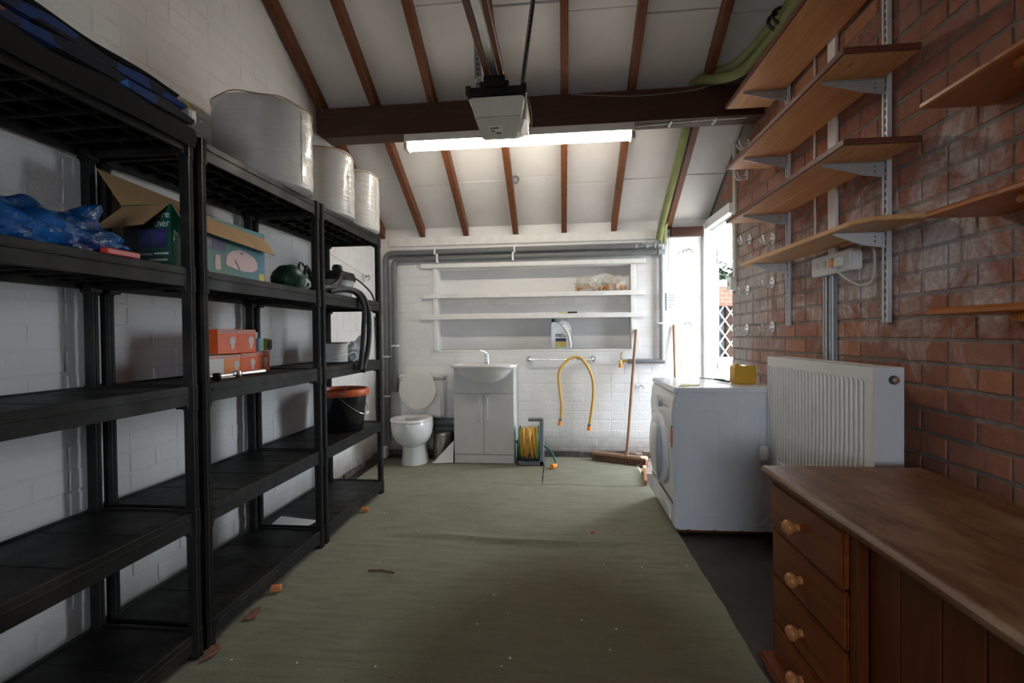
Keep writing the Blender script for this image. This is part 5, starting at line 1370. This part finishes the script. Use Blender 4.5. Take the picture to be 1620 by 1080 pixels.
MB().box(WX0 - .013, WX0 - .004, 2.82, 2.95, .06, .13).build('filter_flap', 'enamel_panel', t, bevel=.002)
dc = (WX0 - .011, 3.045, .425)
dor = MB().lathe([(.215, 0), (.220, -.012), (.212, -.026), (.175, -.040), (.150, -.038)], dc, 44, 'x', cap0=True, cap1=False).build('door', 'enamel_panel', t, smooth=True)
MB().lathe([(.151, -.036), (.140, -.045), (.10, -.055), (.05, -.060), (.004, -.061)], dc, 44, 'x').build('door_bowl', 'enamel_panel', dor, smooth=True)
hpts = [(dc[0] - .030 - .018 * math.sin(math.radians((a + 70) / 140 * 180)), dc[1] - .185 * math.cos(math.radians(a)), dc[2] + .195 * math.sin(math.radians(a))) for a in range(-70, 71, 7)]
MB().tube(hpts, [.007 + .013 * math.sin(math.pi * k / 20) for k in range(21)], 10, flat=.7).build('handle', 'handle_blue', dor, smooth=True)
sk = [(2.762 + .022 * math.cos(a), .545 + .062 * math.sin(a)) for a in [2 * math.pi * k / 20 for k in range(20)]]
MB().prism(sk, 'x', WX0 - .0140, WX0 - .011).build('sticker', 'sticker', t)
MB().box(WX0 + .004, WX0 + .0118, WY0 + .001, WY0 + .012, WZ0 + .005, .78).build('front_edge_strip', 'enamel', t, bevel=.002)
def emb(y, pts, r=.0022): MB().tube([(x, y, z) for x, z in pts], r, 6, closed=True).build('pressed_outline', 'enamel', t, smooth=True)
emb(WY0 - .0002, [(.735, .11), (.845, .11), (.855, .12), (.855, .69), (.845, .70), (.735, .70), (.725, .69), (.725, .12)])
emb(WY0 - .0002, [(.955, .20), (1.062, .20), (1.072, .21), (1.072, .70), (1.062, .71), (.955, .71), (.945, .70), (.945, .21)])
MB().tube([(1.055 + .055 * math.cos(a), WY0 - .0003, .125 + .055 * math.sin(a)) for a in [2 * math.pi * k / 32 for k in range(32)]], .004, 8, closed=True).build('pressed_circle', 'enamel', t, smooth=True)
for x in (.69, .83, .97, 1.10): MB().box(x - .008, x + .008, WY0 - .001, WY0 + .006, WZ0 - .004, WZ0 + .003).build('base_clip', 'slot', t)
for x in (.68, 1.12):
    for yy in (2.79, 3.28): MB().cyl((x, yy, .0005), (x, yy, .032), .022, .016, 14).build('foot', 'black', t, smooth=True)
MB().box(WX0 + .02, WX1, WY0 + .02, WY1 - .02, .012, .031).build('base_tray', 'chest_front', t)

# things on the washing machine
zt = WZ1 + .0005
t = thing('jerry_can', 'small yellow plastic canister on the washing machine by the brick wall', 'canister', (1.065, 2.97, zt))
prof = [(1.008, 0), (1.118, 0), (1.124, .008), (1.124, .095), (1.112, .108), (1.062, .108), (1.052, .100), (1.042, .108), (1.015, .110), (1.004, .100), (1.004, .008)]
MB().prism([(x, zt + z) for x, z in prof], 'y', 2.925, 3.02).build('body', 'yellow_can', t, bevel=.008, seg=2, smooth=True)
MB().prism([(x, zt + z) for x, z in [(1.02, .005), (1.055, .005), (1.055, .012), (1.04, .026), (1.025, .024)]], 'y', 2.921, 2.93).build('hand_recess', 'yellow_can', t)
MB().lathe([(.014, .108), (.014, .117), (.008, .119)], (1.025, 2.97, zt), 16).build('cap', 'yellow_can', t, smooth=True)
tag(MB().prism([(.655, 2.80), (.775, 2.835), (.80, 2.905), (.70, 2.93), (.685, 2.87)], 'z', zt, zt + .003).build('leaflet', 'yellow_paper'), 'pale yellow leaflet on the front edge of the washing machine top', 'paper')
t = thing('hand_tool', 'dark slim tool lying on the washing machine in front of the door', 'tool', (.96, 3.1, zt))
MB().tube([(.90, 3.26, zt + .008), (.955, 3.13, zt + .009)], .005, 8).build('shaft', 'zinc', t)
MB().tube([(.955, 3.13, zt + .010), (.975, 3.05, zt + .011), (.985, 2.97, zt + .010)], [.010, .014, .009], 10, flat=.6).build('grip', 'black', t, smooth=True)

# offcut of timber against the machine
tag(MB().obox((.634, 3.80, .030), (.022, .42, .034), -.145).build('timber_offcut', 'batten_wood', bevel=.002), 'rough timber offcut on the floor behind the washing machine', 'timber')

# ---------------------------------------------------------------- pine chest with worn top
CX0, CX1, CY0, CY1, CZ = .668, 1.165, .10, 1.712, .670
t = thing('pine_chest', 'dark-stained pine sideboard with four knobbed drawers and a worn top', 'chest', ((CX0 + CX1) / 2, .9, 0))
b = MB(); prof = [(CX0 + .006, CZ - .030), (CX0, CZ - .022), (CX0 - .001, CZ - .012), (CX0 + .006, CZ - .003), (CX0 + .014, CZ), (CX1, CZ), (CX1, CZ - .030)]
b.loft([[(x, y, z) for x, z in prof] for y in (CY0, CY1 - .006)]); 
b.loft([[(x if i not in (0, 1, 2, 3) else x + .005, y, z - (.004 if z > CZ - .005 else 0)) for i, (x, z) in enumerate(prof)] for y in (CY1 - .006, CY1)])
b.build('top', 'chest_top', t, smooth=True)
DF = CX0 + .030
MB().box(DF + .022, CX1 - .01, 1.262, CY1 - .028, .03, CZ - .031).build('carcass', 'chest_front', t)
MB().box(DF + .060, CX1 - .01, CY0 + .03, 1.261, .03, CZ - .031).build('carcass', 'chest_front', t)
MB().box(DF + .004, DF + .030, 1.228, 1.262, .03, CZ - .031).build('stile', 'chest_board', t, bevel=.002)
MB().box(DF + .002, DF + .022, CY1 - .030, CY1 - .018, .03, CZ - .031).build('stile', 'chest_board', t, bevel=.002)
for k, (z0, z1) in enumerate(((.478, .626), (.322, .470), (.166, .314), (.045, .158))):
    pull = [.012, .004, .003, .003][k]
    dr = MB().box(DF - pull, DF + .020, 1.266, CY1 - .032, z0, z1).build('drawer', 'chest_front', t, bevel=.006, seg=2)
    kz = (z0 + z1) / 2 - .005
    for yy in (1.485,):
        MB().lathe([(.011, 0), (.010, -.010), (.015, -.016), (.0215, -.026), (.021, -.034), (.014, -.042), (.004, -.045)], (DF - pull, yy, kz), 20, 'x').build('knob', 'knob', dr, smooth=True)
y = 1.227; k = 0
while y > CY0 + .05:
    w = [.105, .115, .10, .12][k % 4]; MB().box(DF + .030, DF + .058, max(y - w + .002, CY0 + .03), y, .06, CZ - .031).build('panel_board', 'chest_board', t, bevel=.003); y -= w; k += 1
MB().box(CX0 - .014, DF + .030, CY0 + .02, CY1 - .004, .0145, .043).build('plinth', 'chest_front', t, bevel=.008, seg=2)

# floor litter
def bit(label, pts, r, mat, nm): tag(MB().tube(pts, r, 6).build(nm, mat), label, 'litter')
bit('thin brown stick lying on the carpet left of the seam', [(-.915, 2.185, .0165), (-.85, 2.19, .017), (-.785, 2.175, .0165)], .004, 'coir', 'twig')
bit('tiny red scrap on the carpet in front of the washing machine', [(.155, 2.70, .016), (.175, 2.71, .016)], .004, 'red', 'plastic_scrap')
b = MB(); rnd = random.Random(77)
for _ in range(70):
    x, y = rnd.uniform(-1.15, .60), rnd.uniform(1.3, 4.0); s = rnd.uniform(.0012, .0032)
    b.obox((x, y, .0125 + s), (s * 2, s * 1.3, s), rnd.uniform(0, 3))
tag(b.build('floor_crumbs', 'paper', loc=(0, 0, 0)), 'scattered pale crumbs on the green carpet', 'crumbs', kind='stuff')

# ---------------------------------------------------------------- outside, seen through the side door
struct(MB().box(XR + .25, 14, -6, 16, -.2, -.02).build('ground_outside', 'out_pave', loc=(5, 4, -.2)))
struct(MB().box(-6, 5, -14, YF - .25, -.2, -.02).build('driveway', 'out_pave', loc=(0, -6, -.2)))
t = thing('garden_building', 'sunlit brick outbuilding with an arch and white lattice seen through the door', 'building', (2.6, 7.3, 0))
OY = 7.05
MB().box(1.2, 3.9, OY, OY + .2, -.02, .55).build('base_wall', 'out_render', t)
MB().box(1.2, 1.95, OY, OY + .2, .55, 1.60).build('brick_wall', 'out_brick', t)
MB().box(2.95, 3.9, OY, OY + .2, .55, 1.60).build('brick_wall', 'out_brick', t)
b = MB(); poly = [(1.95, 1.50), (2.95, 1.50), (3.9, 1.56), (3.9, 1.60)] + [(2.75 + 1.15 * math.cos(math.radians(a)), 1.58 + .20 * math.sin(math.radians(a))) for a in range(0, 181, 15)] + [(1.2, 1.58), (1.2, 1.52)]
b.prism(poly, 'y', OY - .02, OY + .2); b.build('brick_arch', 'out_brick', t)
b = MB(); pts = [(2.75 + 1.20 * math.cos(math.radians(a)), OY, 1.62 + .20 * math.sin(math.radians(a))) for a in range(0, 181, 10)]
b.tube(pts, .05, 8); b.build('white_coping', 'white_frame', t, smooth=True)
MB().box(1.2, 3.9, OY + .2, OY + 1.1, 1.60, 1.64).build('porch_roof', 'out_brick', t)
PYB = OY + .95
MB().box(1.8, 3.2, PYB, PYB + .1, -.02, .72).build('porch_panel', 'out_render', t)
MB().box(1.8, 3.2, PYB + .06, PYB + .10, .72, 1.60).build('window_glass', 'out_glass', t)
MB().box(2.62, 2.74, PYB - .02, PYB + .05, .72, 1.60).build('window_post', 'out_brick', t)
MB().box(1.8, 3.2, PYB - .04, PYB + .02, .68, .73).build('sill', 'white_frame', t)
LXA, LXB, s = 1.85, 3.15, .17
for k in range(-6, 14):
    for sg in (1, -1):
        xa = LXA + k * s + (0 if sg > 0 else .62); za, zb2 = .74, 1.60; xb_ = xa + sg * (zb2 - za) / 1.45
        P2 = [(xa + (xb_ - xa) * i / 60, za + (zb2 - za) * i / 60) for i in range(61)]
        P2 = [p for p in P2 if LXA <= p[0] <= LXB]
        if len(P2) > 2: MB().tube([(P2[0][0], PYB - .03 + .007 * sg, P2[0][1]), (P2[-1][0], PYB - .03 + .007 * sg, P2[-1][1])], .011, 5).build('lattice_strip', 'white_frame', t)
rnd = random.Random(5)
b = MB()
for _ in range(1500):
    x, y, z = rnd.uniform(1.4, 3.9), rnd.uniform(8.35, 9.2), rnd.uniform(1.5, 2.28) ; a, tl, s = rnd.uniform(0, 6.28), rnd.uniform(-.8, .8), rnd.uniform(.05, .12)
    R = Matrix.Rotation(a, 3, 'Z') @ Matrix.Rotation(tl, 3, 'X'); c = Vector((x, y, z))
    P = [c + R @ Vector(v) for v in ((-s * .4, 0, 0), (0, -s, 0), (s * .4, 0, 0), (0, s, .02))]
    b.quad(*P)
t = thing('hedge', 'bright green hedge above the outbuilding outside the door', 'hedge', (2.6, 8.7, 0))
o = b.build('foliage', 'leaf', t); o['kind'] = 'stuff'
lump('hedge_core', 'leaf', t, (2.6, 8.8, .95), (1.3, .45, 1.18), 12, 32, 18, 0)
